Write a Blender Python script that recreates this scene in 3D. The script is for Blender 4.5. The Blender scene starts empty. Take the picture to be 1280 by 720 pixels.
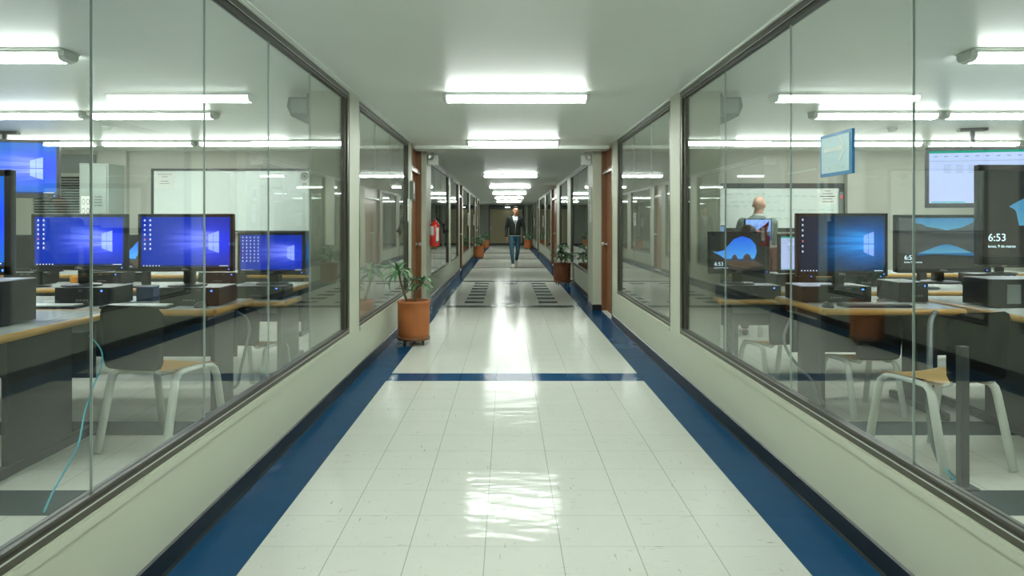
import bpy, bmesh, math, random
from mathutils import Vector, Matrix, Euler
random.seed(7)
PI = math.pi
sc = bpy.context.scene
COL = sc.collection
H = 1.306            # eye height
CEIL = 2.38
TILE = 0.305
XL, XR = -1.28, 1.405          # corridor wall planes
GL, GR = -1.315, 1.44          # glass planes
FX0, FY0 = -1.004, 5.96        # tile grid origin

# ------------------------------------------------------------------ materials
class E:
    """tiny expression wrapper over shader math nodes"""
    def __init__(s, nt, sock): s.nt, s.s = nt, sock
    def _op(s, op, *a):
        n = s.nt.nodes.new('ShaderNodeMath'); n.operation = op
        for i, v in enumerate((s,) + a):
            if isinstance(v, E): s.nt.links.new(v.s, n.inputs[i])
            else: n.inputs[i].default_value = v
        return E(s.nt, n.outputs[0])
    def __add__(s, o): return s._op('ADD', o)
    def __sub__(s, o): return s._op('SUBTRACT', o)
    def __mul__(s, o): return s._op('MULTIPLY', o)
    def __truediv__(s, o): return s._op('DIVIDE', o)
    def gt(s, o): return s._op('GREATER_THAN', o)
    def lt(s, o): return s._op('LESS_THAN', o)
    def mx(s, o): return s._op('MAXIMUM', o)
    def mn(s, o): return s._op('MINIMUM', o)
    def pw(s, o): return s._op('POWER', o)
    def ab(s): return s._op('ABSOLUTE')
    def fr(s): return s._op('FRACT')
    def ex(s): return s._op('EXPONENT')
    def inv(s): return (s * -1.0) + 1.0

def new_mat(name):
    m = bpy.data.materials.new(name); m.use_nodes = True
    nt = m.node_tree; nt.nodes.clear()
    out = nt.nodes.new('ShaderNodeOutputMaterial')
    return m, nt, out

def mixc(nt, fac, a, b):
    n = nt.nodes.new('ShaderNodeMix'); n.data_type = 'RGBA'
    if isinstance(fac, E): nt.links.new(fac.s, n.inputs[0])
    else: n.inputs[0].default_value = fac
    for i, v in ((6, a), (7, b)):
        if isinstance(v, (tuple, list)): n.inputs[i].default_value = (v[0], v[1], v[2], 1)
        else: nt.links.new(v, n.inputs[i])
    return n.outputs[2]

def coords(nt, kind='Object'):
    tc = nt.nodes.new('ShaderNodeTexCoord')
    sp = nt.nodes.new('ShaderNodeSeparateXYZ')
    nt.links.new(tc.outputs[kind], sp.inputs[0])
    return tc.outputs[kind], E(nt, sp.outputs[0]), E(nt, sp.outputs[1]), E(nt, sp.outputs[2])

def noise(nt, vec, scale, detail=3, stretch=None):
    if stretch:
        mp = nt.nodes.new('ShaderNodeMapping'); mp.inputs['Scale'].default_value = stretch
        nt.links.new(vec, mp.inputs[0]); vec = mp.outputs[0]
    n = nt.nodes.new('ShaderNodeTexNoise'); n.inputs['Scale'].default_value = scale
    n.inputs['Detail'].default_value = detail
    nt.links.new(vec, n.inputs['Vector'])
    return E(nt, n.outputs[0])

def mat(name, col, rough=0.5, metal=0.0, var=0.06, nscale=12, spec=0.5, bump=0.0, stretch=None, coat=0.0):
    m, nt, out = new_mat(name)
    b = nt.nodes.new('ShaderNodeBsdfPrincipled')
    vec, x, y, z = coords(nt)
    nz = noise(nt, vec, nscale, 3, stretch)
    c = mixc(nt, nz, tuple(v * (1 - var) for v in col), tuple(min(1, v * (1 + var)) for v in col))
    nt.links.new(c, b.inputs['Base Color'])
    b.inputs['Roughness'].default_value = rough
    b.inputs['Metallic'].default_value = metal
    b.inputs['Specular IOR Level'].default_value = spec
    b.inputs['Coat Weight'].default_value = coat
    if bump:
        bp = nt.nodes.new('ShaderNodeBump'); bp.inputs['Strength'].default_value = bump
        bp.inputs['Distance'].default_value = 0.01
        nt.links.new(nz.s, bp.inputs['Height']); nt.links.new(bp.outputs[0], b.inputs['Normal'])
    nt.links.new(b.outputs[0], out.inputs[0])
    return m

def emis(name, col, strength):
    m, nt, out = new_mat(name)
    e = nt.nodes.new('ShaderNodeEmission')
    e.inputs[0].default_value = (*col, 1); e.inputs[1].default_value = strength
    nt.links.new(e.outputs[0], out.inputs[0])
    return m

def screen_out(nt, out, colsock, strength):
    """glossy dark panel that emits its picture"""
    b = nt.nodes.new('ShaderNodeBsdfPrincipled')
    b.inputs['Base Color'].default_value = (.005, .006, .007, 1); b.inputs['Roughness'].default_value = .3; b.inputs['Specular IOR Level'].default_value = .12
    nt.links.new(colsock, b.inputs['Emission Color']); b.inputs['Emission Strength'].default_value = strength
    nt.links.new(b.outputs[0], out.inputs[0])

M = {}
M['ceiling'] = mat('ceiling_paint', (.73, .77, .715), .38, var=.015, nscale=1.5, bump=.08, stretch=(1, 3, 1), spec=.4)
M['wall'] = mat('wall_paint', (.45, .475, .37), .5, var=.03, nscale=4, spec=.35)
M['lab_wall'] = mat('lab_wall_paint', (.40, .41, .35), .6, var=.04, nscale=3)
M['dark_room'] = mat('dark_room_paint', (.36, .37, .32), .7, var=.1, nscale=1)
M['frame'] = mat('bronze_aluminium', (.070, .068, .050), .38, metal=.35, var=.08, stretch=(30, 1, 1))
M['groove'] = mat('frame_bright_bead', (.55, .57, .52), .3, metal=.6)
M['seal'] = mat('silicone_seal', (.28, .34, .31), .4)
M['base'] = mat('rubber_baseboard', (.006, .009, .010), .3, var=.2, nscale=6)
M['wood'] = mat('door_wood', (.17, .066, .024), .35, var=.25, nscale=5, stretch=(12, 12, .8))
M['wood_leaf'] = mat('door_leaf_wood', (.24, .10, .036), .35, var=.22, nscale=5, stretch=(12, 12, .8))
M['metal'] = mat('brushed_metal', (.6, .62, .6), .3, metal=.9)
M['white_plastic'] = mat('white_plastic', (.62, .66, .62), .4)
M['grey_plastic'] = mat('grey_plastic', (.16, .18, .17), .5)
M['black'] = mat('black_plastic', (.012, .013, .014), .38)
M['black_case'] = mat('black_computer_case', (.02, .022, .022), .42)
M['case_lit_top'] = mat('computer_case_lit_top', (.35, .37, .37), .25, var=.05)  # ceiling light on the black case tops, put into a pale colour
M['paper'] = mat('paper', (.72, .75, .70), .8, var=.02)
M['ink'] = mat('ink', (.06, .07, .07), .8)
M['terracotta'] = mat('terracotta', (.40, .125, .032), .6, var=.22, nscale=6, bump=.15)
M['terracotta_dark'] = mat('terracotta_old', (.22, .07, .025), .6, var=.3, nscale=6, bump=.15)
M['soil'] = mat('soil', (.035, .022, .013), .95, var=.4, nscale=40, bump=.6)
M['leaf'] = mat('leaf_green', (.06, .17, .065), .4, var=.5, nscale=9)
M['leaf_pale'] = mat('leaf_young', (.15, .30, .14), .4, var=.35, nscale=9)
M['stem'] = mat('plant_stem', (.13, .11, .055), .8, var=.3, nscale=20, bump=.4)
M['desk_top'] = mat('desk_laminate', (.50, .54, .52), .22, var=.02)
M['desk_edge'] = mat('beech_edge', (.46, .27, .075), .35, var=.15, stretch=(1, 1, 8))
M['desk_panel'] = mat('desk_steel_panel', (.028, .032, .032), .45, var=.1)
M['chair_back'] = mat('chair_shell', (.035, .038, .037), .45)
M['chair_seat'] = mat('chair_plywood', (.66, .42, .13), .4, var=.1, stretch=(1, 8, 1))
M['chair_leg'] = mat('chair_tube', (.62, .66, .60), .3)
M['board'] = mat('whiteboard_enamel', (.68, .76, .72), .2, var=.01)
M['board_frame'] = mat('board_frame', (.03, .04, .038), .4)
M['cabinet'] = mat('grey_green_steel', (.30, .35, .31), .4, var=.03)
M['blind'] = mat('blind_slats', (.26, .29, .28), .4)
M['sign_blue'] = mat('sign_blue', (.02, .16, .32), .4)
M['sign_face'] = mat('sign_pale', (.38, .55, .56), .45, var=.02)
M['sign_arrow'] = mat('sign_arrow', (.56, .63, .57), .5)
M['red'] = mat('extinguisher_red', (.62, .018, .01), .25, coat=.5)
M['teal'] = mat('teal_plastic', (.05, .22, .19), .35)
M['red_box'] = mat('red_fabric', (.10, .012, .012), .7)
M['orange_box'] = mat('orange_card', (.55, .24, .04), .7)
M['blue_box'] = mat('blue_card', (.02, .06, .16), .5)
M['cable_blue'] = mat('cable_cyan', (.03, .36, .46), .4)
M['cable_grey'] = mat('cable_grey', (.10, .12, .12), .5)
M['marker'] = mat('marker_ink', (.12, .40, .36), .6)
M['skin'] = mat('skin', (.48, .25, .15), .5, var=.06, nscale=20)
M['skin_pale'] = mat('skin_pale', (.55, .33, .24), .42, var=.05, nscale=20)
M['hair'] = mat('hair_black', (.012, .010, .009), .5, var=.4, nscale=60, bump=.5)
M['hoodie'] = mat('hoodie_black', (.008, .014, .012), .9, var=.3, nscale=30, bump=.3)
M['shirt'] = mat('shirt_white', (.55, .60, .58), .8, var=.06)
M['jeans'] = mat('jeans_blue', (.022, .085, .13), .85, var=.35, nscale=14, bump=.3)
M['shoe'] = mat('sneaker_white', (.68, .68, .62), .6)
M['sole'] = mat('sneaker_sole', (.10, .10, .09), .7)
M['suit'] = mat('suit_grey', (.15, .20, .18), .85, var=.12, nscale=30)
M['grey_top'] = mat('grey_sweater', (.13, .14, .13), .9, var=.15, nscale=30)
M['trousers'] = mat('dark_trousers', (.02, .022, .024), .85)
M['roller'] = mat('end_panel', (.42, .37, .22), .55, var=.05, nscale=2)
M['end_wall'] = mat('end_wall_paint', (.34, .36, .30), .6, var=.05)
M['screen_off'] = mat('screen_off', (.010, .012, .013), .2)
M['diff'] = emis('tube_diffuser', (.93, 1.0, .955), 24.0)
M['diff_far'] = emis('tube_diffuser_far_boosted', (.93, 1.0, .955), 42.0)  # same tubes as the near ones, boosted to lift the dim far corridor
M['diff_near'] = emis('tube_diffuser_corridor', (.93, 1.0, .955), 40.0)
M['led'] = emis('power_led', (.05, .2, 1.0), 3)
M['icon'] = emis('icon_white', (.75, .85, 1.0), 1.0)
M['icon_red'] = emis('icon_red', (.9, .15, .12), .8)
M['lock_text'] = emis('lock_text', (.65, .93, 1.0), 1.1)
M['px_green'] = emis('sheet_green', (.01, .33, .22), .9)
M['px_grey'] = emis('sheet_grey', (.25, .30, .42), .8)
M['px_teal'] = emis('teal_badge', (.03, .5, .5), .8)
M['px_dark'] = emis('dark_shape', (.015, .02, .02), .5)
M['px_pink'] = emis('pink_cloud', (.75, .35, .35), .8)
M['cloud'] = emis('white_cloud', (.75, .88, 1.0), .9)

def glass():
    m, nt, out = new_mat('window_glass')
    ge = nt.nodes.new('ShaderNodeNewGeometry')
    d = nt.nodes.new('ShaderNodeVectorMath'); d.operation = 'DOT_PRODUCT'
    nt.links.new(ge.outputs['Incoming'], d.inputs[0]); nt.links.new(ge.outputs['Normal'], d.inputs[1])
    c = E(nt, d.outputs['Value']).ab()
    f = c.inv().mx(0.0).pw(5.0) * .96 + .036
    t = nt.nodes.new('ShaderNodeBsdfTransparent'); t.inputs[0].default_value = (.97, .985, .975, 1)
    g = nt.nodes.new('ShaderNodeBsdfGlossy'); g.inputs['Roughness'].default_value = 0.0
    g.inputs['Color'].default_value = (.97, 1.0, .98, 1)
    mx = nt.nodes.new('ShaderNodeMixShader')
    nt.links.new(f.s, mx.inputs[0]); nt.links.new(t.outputs[0], mx.inputs[1]); nt.links.new(g.outputs[0], mx.inputs[2])
    nt.links.new(mx.outputs[0], out.inputs[0])
    return m
M['glass'] = glass()

def floor_mat(name, ca, cb, seam, rough, streak):
    m, nt, out = new_mat(name)
    b = nt.nodes.new('ShaderNodeBsdfPrincipled')
    vec, x, y, z = coords(nt)
    fx = ((x - FX0) / TILE).fr(); fy = ((y - FY0) / TILE).fr()
    e = 0.007
    lx = fx.lt(e).mx(fx.gt(1 - e)); ly = fy.lt(e).mx(fy.gt(1 - e)) * .6
    sm = lx.mx(ly)
    nz = noise(nt, vec, 5, 4)
    c = mixc(nt, nz, ca, cb)
    # short scuffs, some along the corridor, some across
    s1 = noise(nt, vec, 9, 5, (9, 1.2, 1)); s2 = noise(nt, vec, 9, 5, (1.2, 9, 1))
    sk = (s1 - .66).mx(0.0).mx((s2 - .655).mx(0.0)) * streak
    c = mixc(nt, sk.mn(1.0), c, (.17, .19, .15))
    c = mixc(nt, sm * .62, c, seam)
    nt.links.new(c, b.inputs['Base Color'])
    b.inputs['Roughness'].default_value = .6
    b.inputs['Specular IOR Level'].default_value = 0.0
    w1 = noise(nt, vec, 3.2, 2, (1, 2.6, 1)); w2 = noise(nt, vec, 14, 2, (1, 1.8, 1))
    w3 = noise(nt, vec, 24, 1, (.7, 1.6, 1))
    hgt = w1 * 1.1 + w2 * .30 + w3 * .10
    bp = nt.nodes.new('ShaderNodeBump'); bp.inputs['Strength'].default_value = .30; bp.inputs['Distance'].default_value = .01
    nt.links.new(hgt.s, bp.inputs['Height'])
    g = nt.nodes.new('ShaderNodeBsdfGlossy')
    r = noise(nt, vec, 3, 2) * .08 + rough
    nt.links.new(r.s, g.inputs['Roughness']); nt.links.new(bp.outputs[0], g.inputs['Normal'])
    ge = nt.nodes.new('ShaderNodeNewGeometry'); d = nt.nodes.new('ShaderNodeVectorMath'); d.operation = 'DOT_PRODUCT'
    nt.links.new(ge.outputs['Incoming'], d.inputs[0]); nt.links.new(ge.outputs['Normal'], d.inputs[1])
    f = E(nt, d.outputs['Value']).ab().inv().mx(0.0).pw(5.0) * .42 + .022
    mx = nt.nodes.new('ShaderNodeMixShader')
    nt.links.new(f.s, mx.inputs[0]); nt.links.new(b.outputs[0], mx.inputs[1]); nt.links.new(g.outputs[0], mx.inputs[2])
    nt.links.new(mx.outputs[0], out.inputs[0])
    return m
M['tile'] = floor_mat('vinyl_tile_cream', (.53, .55, .49), (.58, .595, .53), (.20, .22, .18), .06, 8)
M['tile_blue'] = floor_mat('vinyl_tile_navy', (.003, .046, .115), (.007, .062, .15), (.004, .03, .07), .08, .5)
M['tile_dark'] = floor_mat('vinyl_tile_slate', (.035, .055, .06), (.05, .07, .075), (.03, .04, .04), .12, 1)

def hero_mat(name, gain, tint=(0, 0, 0), lo=(.003, .028, .36), hi=(.015, .05, .95), rayc=(.32, .42, 1.5)):
    """blue desktop with a lit four-pane window and light rays"""
    m, nt, out = new_mat(name)
    vec, u, _, v = coords(nt, 'Generated')
    dv = (v - .5).ab()
    # window trapezoid between u .74 and .86, rays fan out to the left
    half = (u - .70) * .62 + .115
    inwin = u.gt(.755) * u.lt(.875) * dv.lt(half)
    cross = (dv.lt(.008)).mx(((u - .81).ab()).lt(.003))
    wn = inwin * cross.inv()
    fan = (u * -1.0 + .875).mx(0.0)
    width = fan * .20 + .17
    rel = (v - .5) / width
    cb = nt.nodes.new('ShaderNodeCombineXYZ'); nt.links.new(rel.s, cb.inputs[2]); nt.links.new((u * .35).s, cb.inputs[0])
    streak = (noise(nt, cb.outputs[0], 2.6, 3) - .36).mx(0.0) * 3.6 + .10
    ray = ((rel * rel) * -1.1).ex() * u.lt(.875) * ((u - .18) / .55).mx(0.0).mn(1.0).pw(1.4)
    ray = ray * streak * (dv.lt(.007) * .7).inv()
    glow = (((((u - .8) * (u - .8)) + dv * dv) * -9.0)).ex()
    base = mixc(nt, glow, (lo[0] + tint[0], lo[1] + tint[1], lo[2] + tint[2]), hi)
    c = mixc(nt, ray.mx(0.0).mn(1.0), base, rayc)
    c = mixc(nt, wn * .55, c, (.50, .70, 1.6))
    bar = v.lt(.035)
    c = mixc(nt, bar * .8, c, (.01, .015, .04))
    screen_out(nt, out, c, gain)
    return m
M['hero'] = hero_mat('desktop_hero_blue', 1.0)
M['hero_cyan'] = hero_mat('desktop_hero_cyan', 1.15, (.01, .10, .10))
M['hero_dim'] = hero_mat('desktop_hero_dim', .8, lo=(.004, .022, .05), hi=(.0, .14, .62), rayc=(.04, .50, 1.3))

def grad_mat(name, lo, hi, gain, n=.0, scale=6, axis=2):
    m, nt, out = new_mat(name)
    vec, u, w, v = coords(nt, 'Generated')
    f = v
    if n: f = v + (noise(nt, vec, scale, 4) - .5) * n
    c = mixc(nt, f.mx(0.0).mn(1.0), lo, hi)
    screen_out(nt, out, c, gain)
    return m
M['sky_px'] = grad_mat('picture_sky', (.10, .45, 1.0), (.01, .15, .95), .9, .3)
M['sky_px2'] = grad_mat('picture_sky_soft', (.12, .42, .62), (.05, .25, .50), .7, .5)
M['sea_px'] = grad_mat('picture_sea', (.01, .10, .28), (.02, .17, .40), .7, .5)
M['rock_px'] = grad_mat('picture_rock', (.035, .034, .028), (.012, .017, .018), .9, 1.6, 9)
M['rock_px2'] = grad_mat('picture_cliff', (.05, .055, .05), (.075, .09, .09), .8, 1.6, 7)
M['sand_px'] = grad_mat('picture_sand', (.09, .07, .05), (.13, .10, .07), .8, .8, 9)
M['sheet_px'] = grad_mat('sheet_white', (.50, .60, .95), (.46, .60, .93), .85, .1)
M['sheet_px2'] = grad_mat('sheet_blue', (.30, .52, .85), (.25, .45, .80), .7, .1)
M['mount_px'] = grad_mat('picture_peak', (.02, .05, .25), (.25, .45, .9), 1.3, .9, 5)

# ------------------------------------------------------------------ mesh helpers
class MB:
    def __init__(s): s.bm = bmesh.new(); s.mi = 0
    def _faces(s, fs):
        for f in fs: f.material_index = s.mi
    def box(s, x0, x1, y0, y1, z0, z1, bev=0.0):
        b = bmesh.new()
        r = bmesh.ops.create_cube(b, size=1)
        sx, sy, sz = abs(x1 - x0), abs(y1 - y0), abs(z1 - z0)
        bmesh.ops.scale(b, vec=(sx, sy, sz), verts=b.verts)
        if bev:
            bmesh.ops.bevel(b, geom=b.edges[:], offset=min(bev, .45 * min(sx, sy, sz)), segments=2, affect='EDGES', profile=.5)
        bmesh.ops.translate(b, vec=((x0 + x1) / 2, (y0 + y1) / 2, (z0 + z1) / 2), verts=b.verts)
        s._merge(b); return s
    def _merge(s, b, mtx=None, smooth=False):
        if mtx: bmesh.ops.transform(b, matrix=mtx, verts=b.verts)
        mp = {}
        for v in b.verts: mp[v] = s.bm.verts.new(v.co)
        for f in b.faces:
            try:
                nf = s.bm.faces.new([mp[v] for v in f.verts]); nf.material_index = s.mi; nf.smooth = smooth or f.smooth
            except ValueError: pass
        b.free()
    def tube(s, pts, r, seg=8, caps=True, flat=None):
        """swept tube; r number or list; flat=(w,h) gives an oval section"""
        pts = [Vector(p) for p in pts]
        n = len(pts); rs = r if isinstance(r, (list, tuple)) else [r] * n
        rings = []; up = None
        for i, p in enumerate(pts):
            if i == 0: t = pts[1] - p
            elif i == n - 1: t = p - pts[i - 1]
            else: t = (pts[i + 1] - p).normalized() + (p - pts[i - 1]).normalized()
            t.normalize()
            if up is None:
                up = Vector((0, 0, 1)) if abs(t.z) < .9 else Vector((1, 0, 0))
            a = t.cross(up)
            if a.length < 1e-5: a = t.orthogonal()
            a.normalize(); bb = a.cross(t).normalized(); up = bb
            ring = []
            for k in range(seg):
                an = 2 * PI * k / seg
                ra, rb = (rs[i], rs[i]) if not flat else flat
                ring.append(s.bm.verts.new(p + a * math.cos(an) * ra + bb * math.sin(an) * rb))
            rings.append(ring)
        for i in range(n - 1):
            for k in range(seg):
                f = s.bm.faces.new((rings[i][k], rings[i][(k + 1) % seg], rings[i + 1][(k + 1) % seg], rings[i + 1][k]))
                f.smooth = True; f.material_index = s.mi
        if caps:
            f = s.bm.faces.new(rings[0][::-1]); f.material_index = s.mi
            f = s.bm.faces.new(rings[-1]); f.material_index = s.mi
        return s
    def lathe(s, prof, cx=0, cy=0, seg=32, close=False):
        rings = []
        for (r, z) in prof:
            rings.append([s.bm.verts.new((cx + max(r, 1e-4) * math.cos(2 * PI * k / seg), cy + max(r, 1e-4) * math.sin(2 * PI * k / seg), z)) for k in range(seg)])
        for i in range(len(rings) - 1):
            for k in range(seg):
                f = s.bm.faces.new((rings[i][k], rings[i][(k + 1) % seg], rings[i + 1][(k + 1) % seg], rings[i + 1][k]))
                f.smooth = True; f.material_index = s.mi
        for rr, rev in ((rings[0], True), (rings[-1], False)):
            f = s.bm.faces.new(rr[::-1] if rev else rr); f.material_index = s.mi
        return s
    def ell(s, c, r, rot=None, seg=16):
        b = bmesh.new(); bmesh.ops.create_uvsphere(b, u_segments=seg, v_segments=max(8, seg // 2 + 2), radius=1)
        m = Matrix.Translation(Vector(c)) @ (Euler(rot).to_matrix().to_4x4() if rot else Matrix()) @ Matrix.Diagonal((r[0], r[1], r[2], 1))
        s._merge(b, m, True); return s
    def cap(s, a, b, ra, rb, seg=12):
        """tapered capsule"""
        a, b = Vector(a), Vector(b)
        s.ell(a, (ra,) * 3, seg=seg); s.ell(b, (rb,) * 3, seg=seg)
        s.tube([a, b], [ra, rb], seg=seg); return s
    def rings(s, rg, seg=28):
        """closed loft through oval rings (z, cx, cy, rx, ry), super-elliptic so the chest is not a balloon"""
        R = []
        for z, cx, cy, rx, ry in rg:
            row = []
            for k in range(seg):
                a = 2 * PI * k / seg; c, q = math.cos(a), math.sin(a)
                row.append(s.bm.verts.new((cx + rx * math.copysign(abs(c) ** .85, c), cy + ry * math.copysign(abs(q) ** .85, q), z)))
            R.append(row)
        for i in range(len(R) - 1):
            for k in range(seg):
                f = s.bm.faces.new((R[i][k], R[i][(k + 1) % seg], R[i + 1][(k + 1) % seg], R[i + 1][k])); f.smooth = True; f.material_index = s.mi
        s.bm.faces.new(R[0][::-1]); s.bm.faces.new(R[-1]); return s
    def prism(s, poly, axis, a0, a1):
        """poly in the two other axes (order x,y,z with axis removed)"""
        def P(p, a):
            q = list(p); q.insert(axis, a); return q
        v0 = [s.bm.verts.new(P(p, a0)) for p in poly]; v1 = [s.bm.verts.new(P(p, a1)) for p in poly]
        n = len(poly); fs = []
        for i in range(n): fs.append(s.bm.faces.new((v0[i], v0[(i + 1) % n], v1[(i + 1) % n], v1[i])))
        fs.append(s.bm.faces.new(v0[::-1])); fs.append(s.bm.faces.new(v1)); s._faces(fs); return s
    def quad(s, a, b, c, d):
        f = s.bm.faces.new([s.bm.verts.new(p) for p in (a, b, c, d)]); f.material_index = s.mi; return s
    def build(s, name, mats, parent=None, loc=(0, 0, 0), rot=(0, 0, 0), smooth=False, norm=True):
        if norm: bmesh.ops.recalc_face_normals(s.bm, faces=s.bm.faces)
        me = bpy.data.meshes.new(name); s.bm.to_mesh(me); s.bm.free()
        if smooth:
            for p in me.polygons: p.use_smooth = True
        for m in (mats if isinstance(mats, (list, tuple)) else [mats]):
            me.materials.append(M[m] if isinstance(m, str) else m)
        o = bpy.data.objects.new(name, me); COL.objects.link(o)
        o.location = loc; o.rotation_euler = rot
        if parent: o.parent = parent
        return o

def empty(name, loc=(0, 0, 0), rz=0):
    o = bpy.data.objects.new(name, None); COL.objects.link(o)
    o.location = loc; o.rotation_euler = (0, 0, rz); o.empty_display_size = .1
    return o
def tag(o, label, cat, group=None):
    o['label'] = label; o['category'] = cat
    if group: o['group'] = group
    return o
def struct(o): o['kind'] = 'structure'; return o
def copy_tree(o, parent=None):
    c = o.copy(); COL.objects.link(c)
    if parent: c.parent = parent; c.matrix_parent_inverse = o.matrix_parent_inverse
    for ch in list(o.children): copy_tree(ch, c)
    return c
def text_part(name, body, size, m, parent, loc, rot=(PI / 2, 0, 0), align='LEFT', ext=.0004):
    cu = bpy.data.curves.new(name, 'FONT'); cu.body = body; cu.size = size; cu.extrude = ext
    cu.align_x = align; cu.align_y = 'CENTER'
    t = bpy.data.objects.new(name, cu); COL.objects.link(t)
    dg = bpy.context.evaluated_depsgraph_get(); dg.update()
    me = bpy.data.meshes.new_from_object(t.evaluated_get(dg)); me.materials.clear(); me.materials.append(M[m])
    bpy.data.objects.remove(t)
    o = bpy.data.objects.new(name, me); COL.objects.link(o); o.location = loc; o.rotation_euler = rot; o.parent = parent
    return o
def remesh(mb, name, m, parent, voxel=.012, smooth=4):
    o = mb.build(name, m, parent)
    r = o.modifiers.new('r', 'REMESH'); r.mode = 'VOXEL'; r.voxel_size = voxel; r.use_smooth_shade = True
    if smooth:
        sm = o.modifiers.new('s', 'SMOOTH'); sm.iterations = smooth; sm.factor = .5
    dg = bpy.context.evaluated_depsgraph_get(); dg.update()
    me = bpy.data.meshes.new_from_object(o.evaluated_get(dg))
    o.modifiers.clear(); o.data = me
    return o

# ------------------------------------------------------------------ shell
def build_floor():
    mb = MB(); y0 = FY0 - 30 * TILE; NK = 151
    xs = [-9, XL] + [FX0 + i * TILE for i in range(8)] + [XR, 9]
    dashes = set(range(19, 32, 2))
    for k in range(-30, 121):
        ya, yb = FY0 + k * TILE, FY0 + (k + 1) * TILE
        for i in range(len(xs) - 1):
            xa, xb = xs[i], xs[i + 1]
            m = 0
            if i in (1, 9): m = 1
            elif 2 <= i <= 8:
                if k == 0: m = 1
                elif k in (17, 33, 49, 66, 83): m = 2
                elif k in dashes and i - 2 in (1, 5): m = 2
                elif k in (19, 31) and i - 2 == 3: m = 2
            elif i in (0, 10):
                if k in (-9, -5): m = 2
            mb.mi = m
            mb.quad((xa, ya, 0), (xb, ya, 0), (xb, yb, 0), (xa, yb, 0))
    bmesh.ops.remove_doubles(mb.bm, verts=mb.bm.verts, dist=1e-4)
    o = mb.build('floor', ['tile', 'tile_blue', 'tile_dark'], norm=False)
    struct(o)
build_floor()
struct(MB().box(-9, 9, -4.2, 43.5, CEIL, CEIL + .12).build('ceiling', 'ceiling'))
b = MB().box(XL, XR, 9.95, 10.30, CEIL - .045, CEIL)
struct(b.build('ceiling_beam', 'ceiling'))

# side walls of the corridor: parapets, columns and posts
SILL = .41
LWIN = [(-2.9, 5.85), (6.22, 9.36), (11.45, 15.8), (16.3, 18.95), (20.9, 24.2), (24.9, 28.6), (31.0, 32.6)]
RWIN = [(-2.9, 5.86), (6.20, 9.20), (11.42, 16.0), (16.8, 19.4), (23.3, 26.2), (27.0, 31.2), (34.0, 37.4), (38.0, 41.6)]
LDOOR = [(9.62, 10.76), (19.4, 20.45), (29.1, 30.6)]
RDOOR = [(9.62, 10.76), (20.4, 22.9), (32.1, 33.5)]
def side_wall(side):
    s = -1 if side == 'left' else 1
    xp = XL if s < 0 else XR
    wins, doors = (LWIN, LDOOR) if s < 0 else (RWIN, RDOOR)
    end = 33.0 if s < 0 else 42.7
    mb = MB(); bb = MB()
    T = .11
    def bx(d0, d1, y0, y1, z0, z1, m=mb):     # depth from wall face outward
        m.box(xp + s * d0, xp + s * d1, y0, y1, z0, z1)
    cols = [(5.85, 6.22)] if s < 0 else [(5.86, 6.20)]
    solid = []
    cur = -4.2
    spans = sorted([(a, b, 'w') for a, b in wins] + [(a, b, 'd') for a, b in doors])
    for a, b_, k in spans:
        if a > cur + 1e-3: solid.append((cur, a))
        if k == 'w':
            bx(0, T, a, b_, 0, SILL)                      # parapet
            mb.box(xp - s * .008, xp, a + .02, b_ - .02, SILL - .035, SILL - .004)   # plaster lip
        cur = b_
    solid.append((cur, end))
    for a, b_ in solid:
        if abs(a - cols[0][0]) < .03: bx(0, .33, a, b_, 0, CEIL)
        elif abs(a - 10.76) < .05:
            prot = .07 if s < 0 else .125
            mb.box(xp - s * prot, xp + s * .33, a, b_, 0, CEIL)
        else: bx(0, T, a, b_, 0, CEIL)
    struct(mb.build('wall_' + side, 'wall'))
    # dark rubber baseboard with a cove foot
    def base(d, y0, y1):
        x = xp - s * d
        prof = [(x, 0), (x - s * .016, 0), (x - s * .010, .012), (x - s * .007, .085), (x, .092)]
        bb.prism(prof, 1, y0, y1)
    cur = -4.2
    segs = []
    for a, b_ in doors: segs.append((cur, a)); cur = b_
    segs.append((cur, end))
    for i, (a, b_) in enumerate(segs):
        if i == 1:
            prot = .07 if s < 0 else .125
            e = 11.45 if s < 0 else 11.42
            base(prot, 10.752, e)
            bb.box(xp - s * (prot + .007), xp, 10.752, 10.76, 0, .092)
            base(0, e, b_)
        else: base(0, a, b_)
    struct(bb.build('baseboard_' + side, 'base'))
side_wall('left'); side_wall('right')

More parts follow.
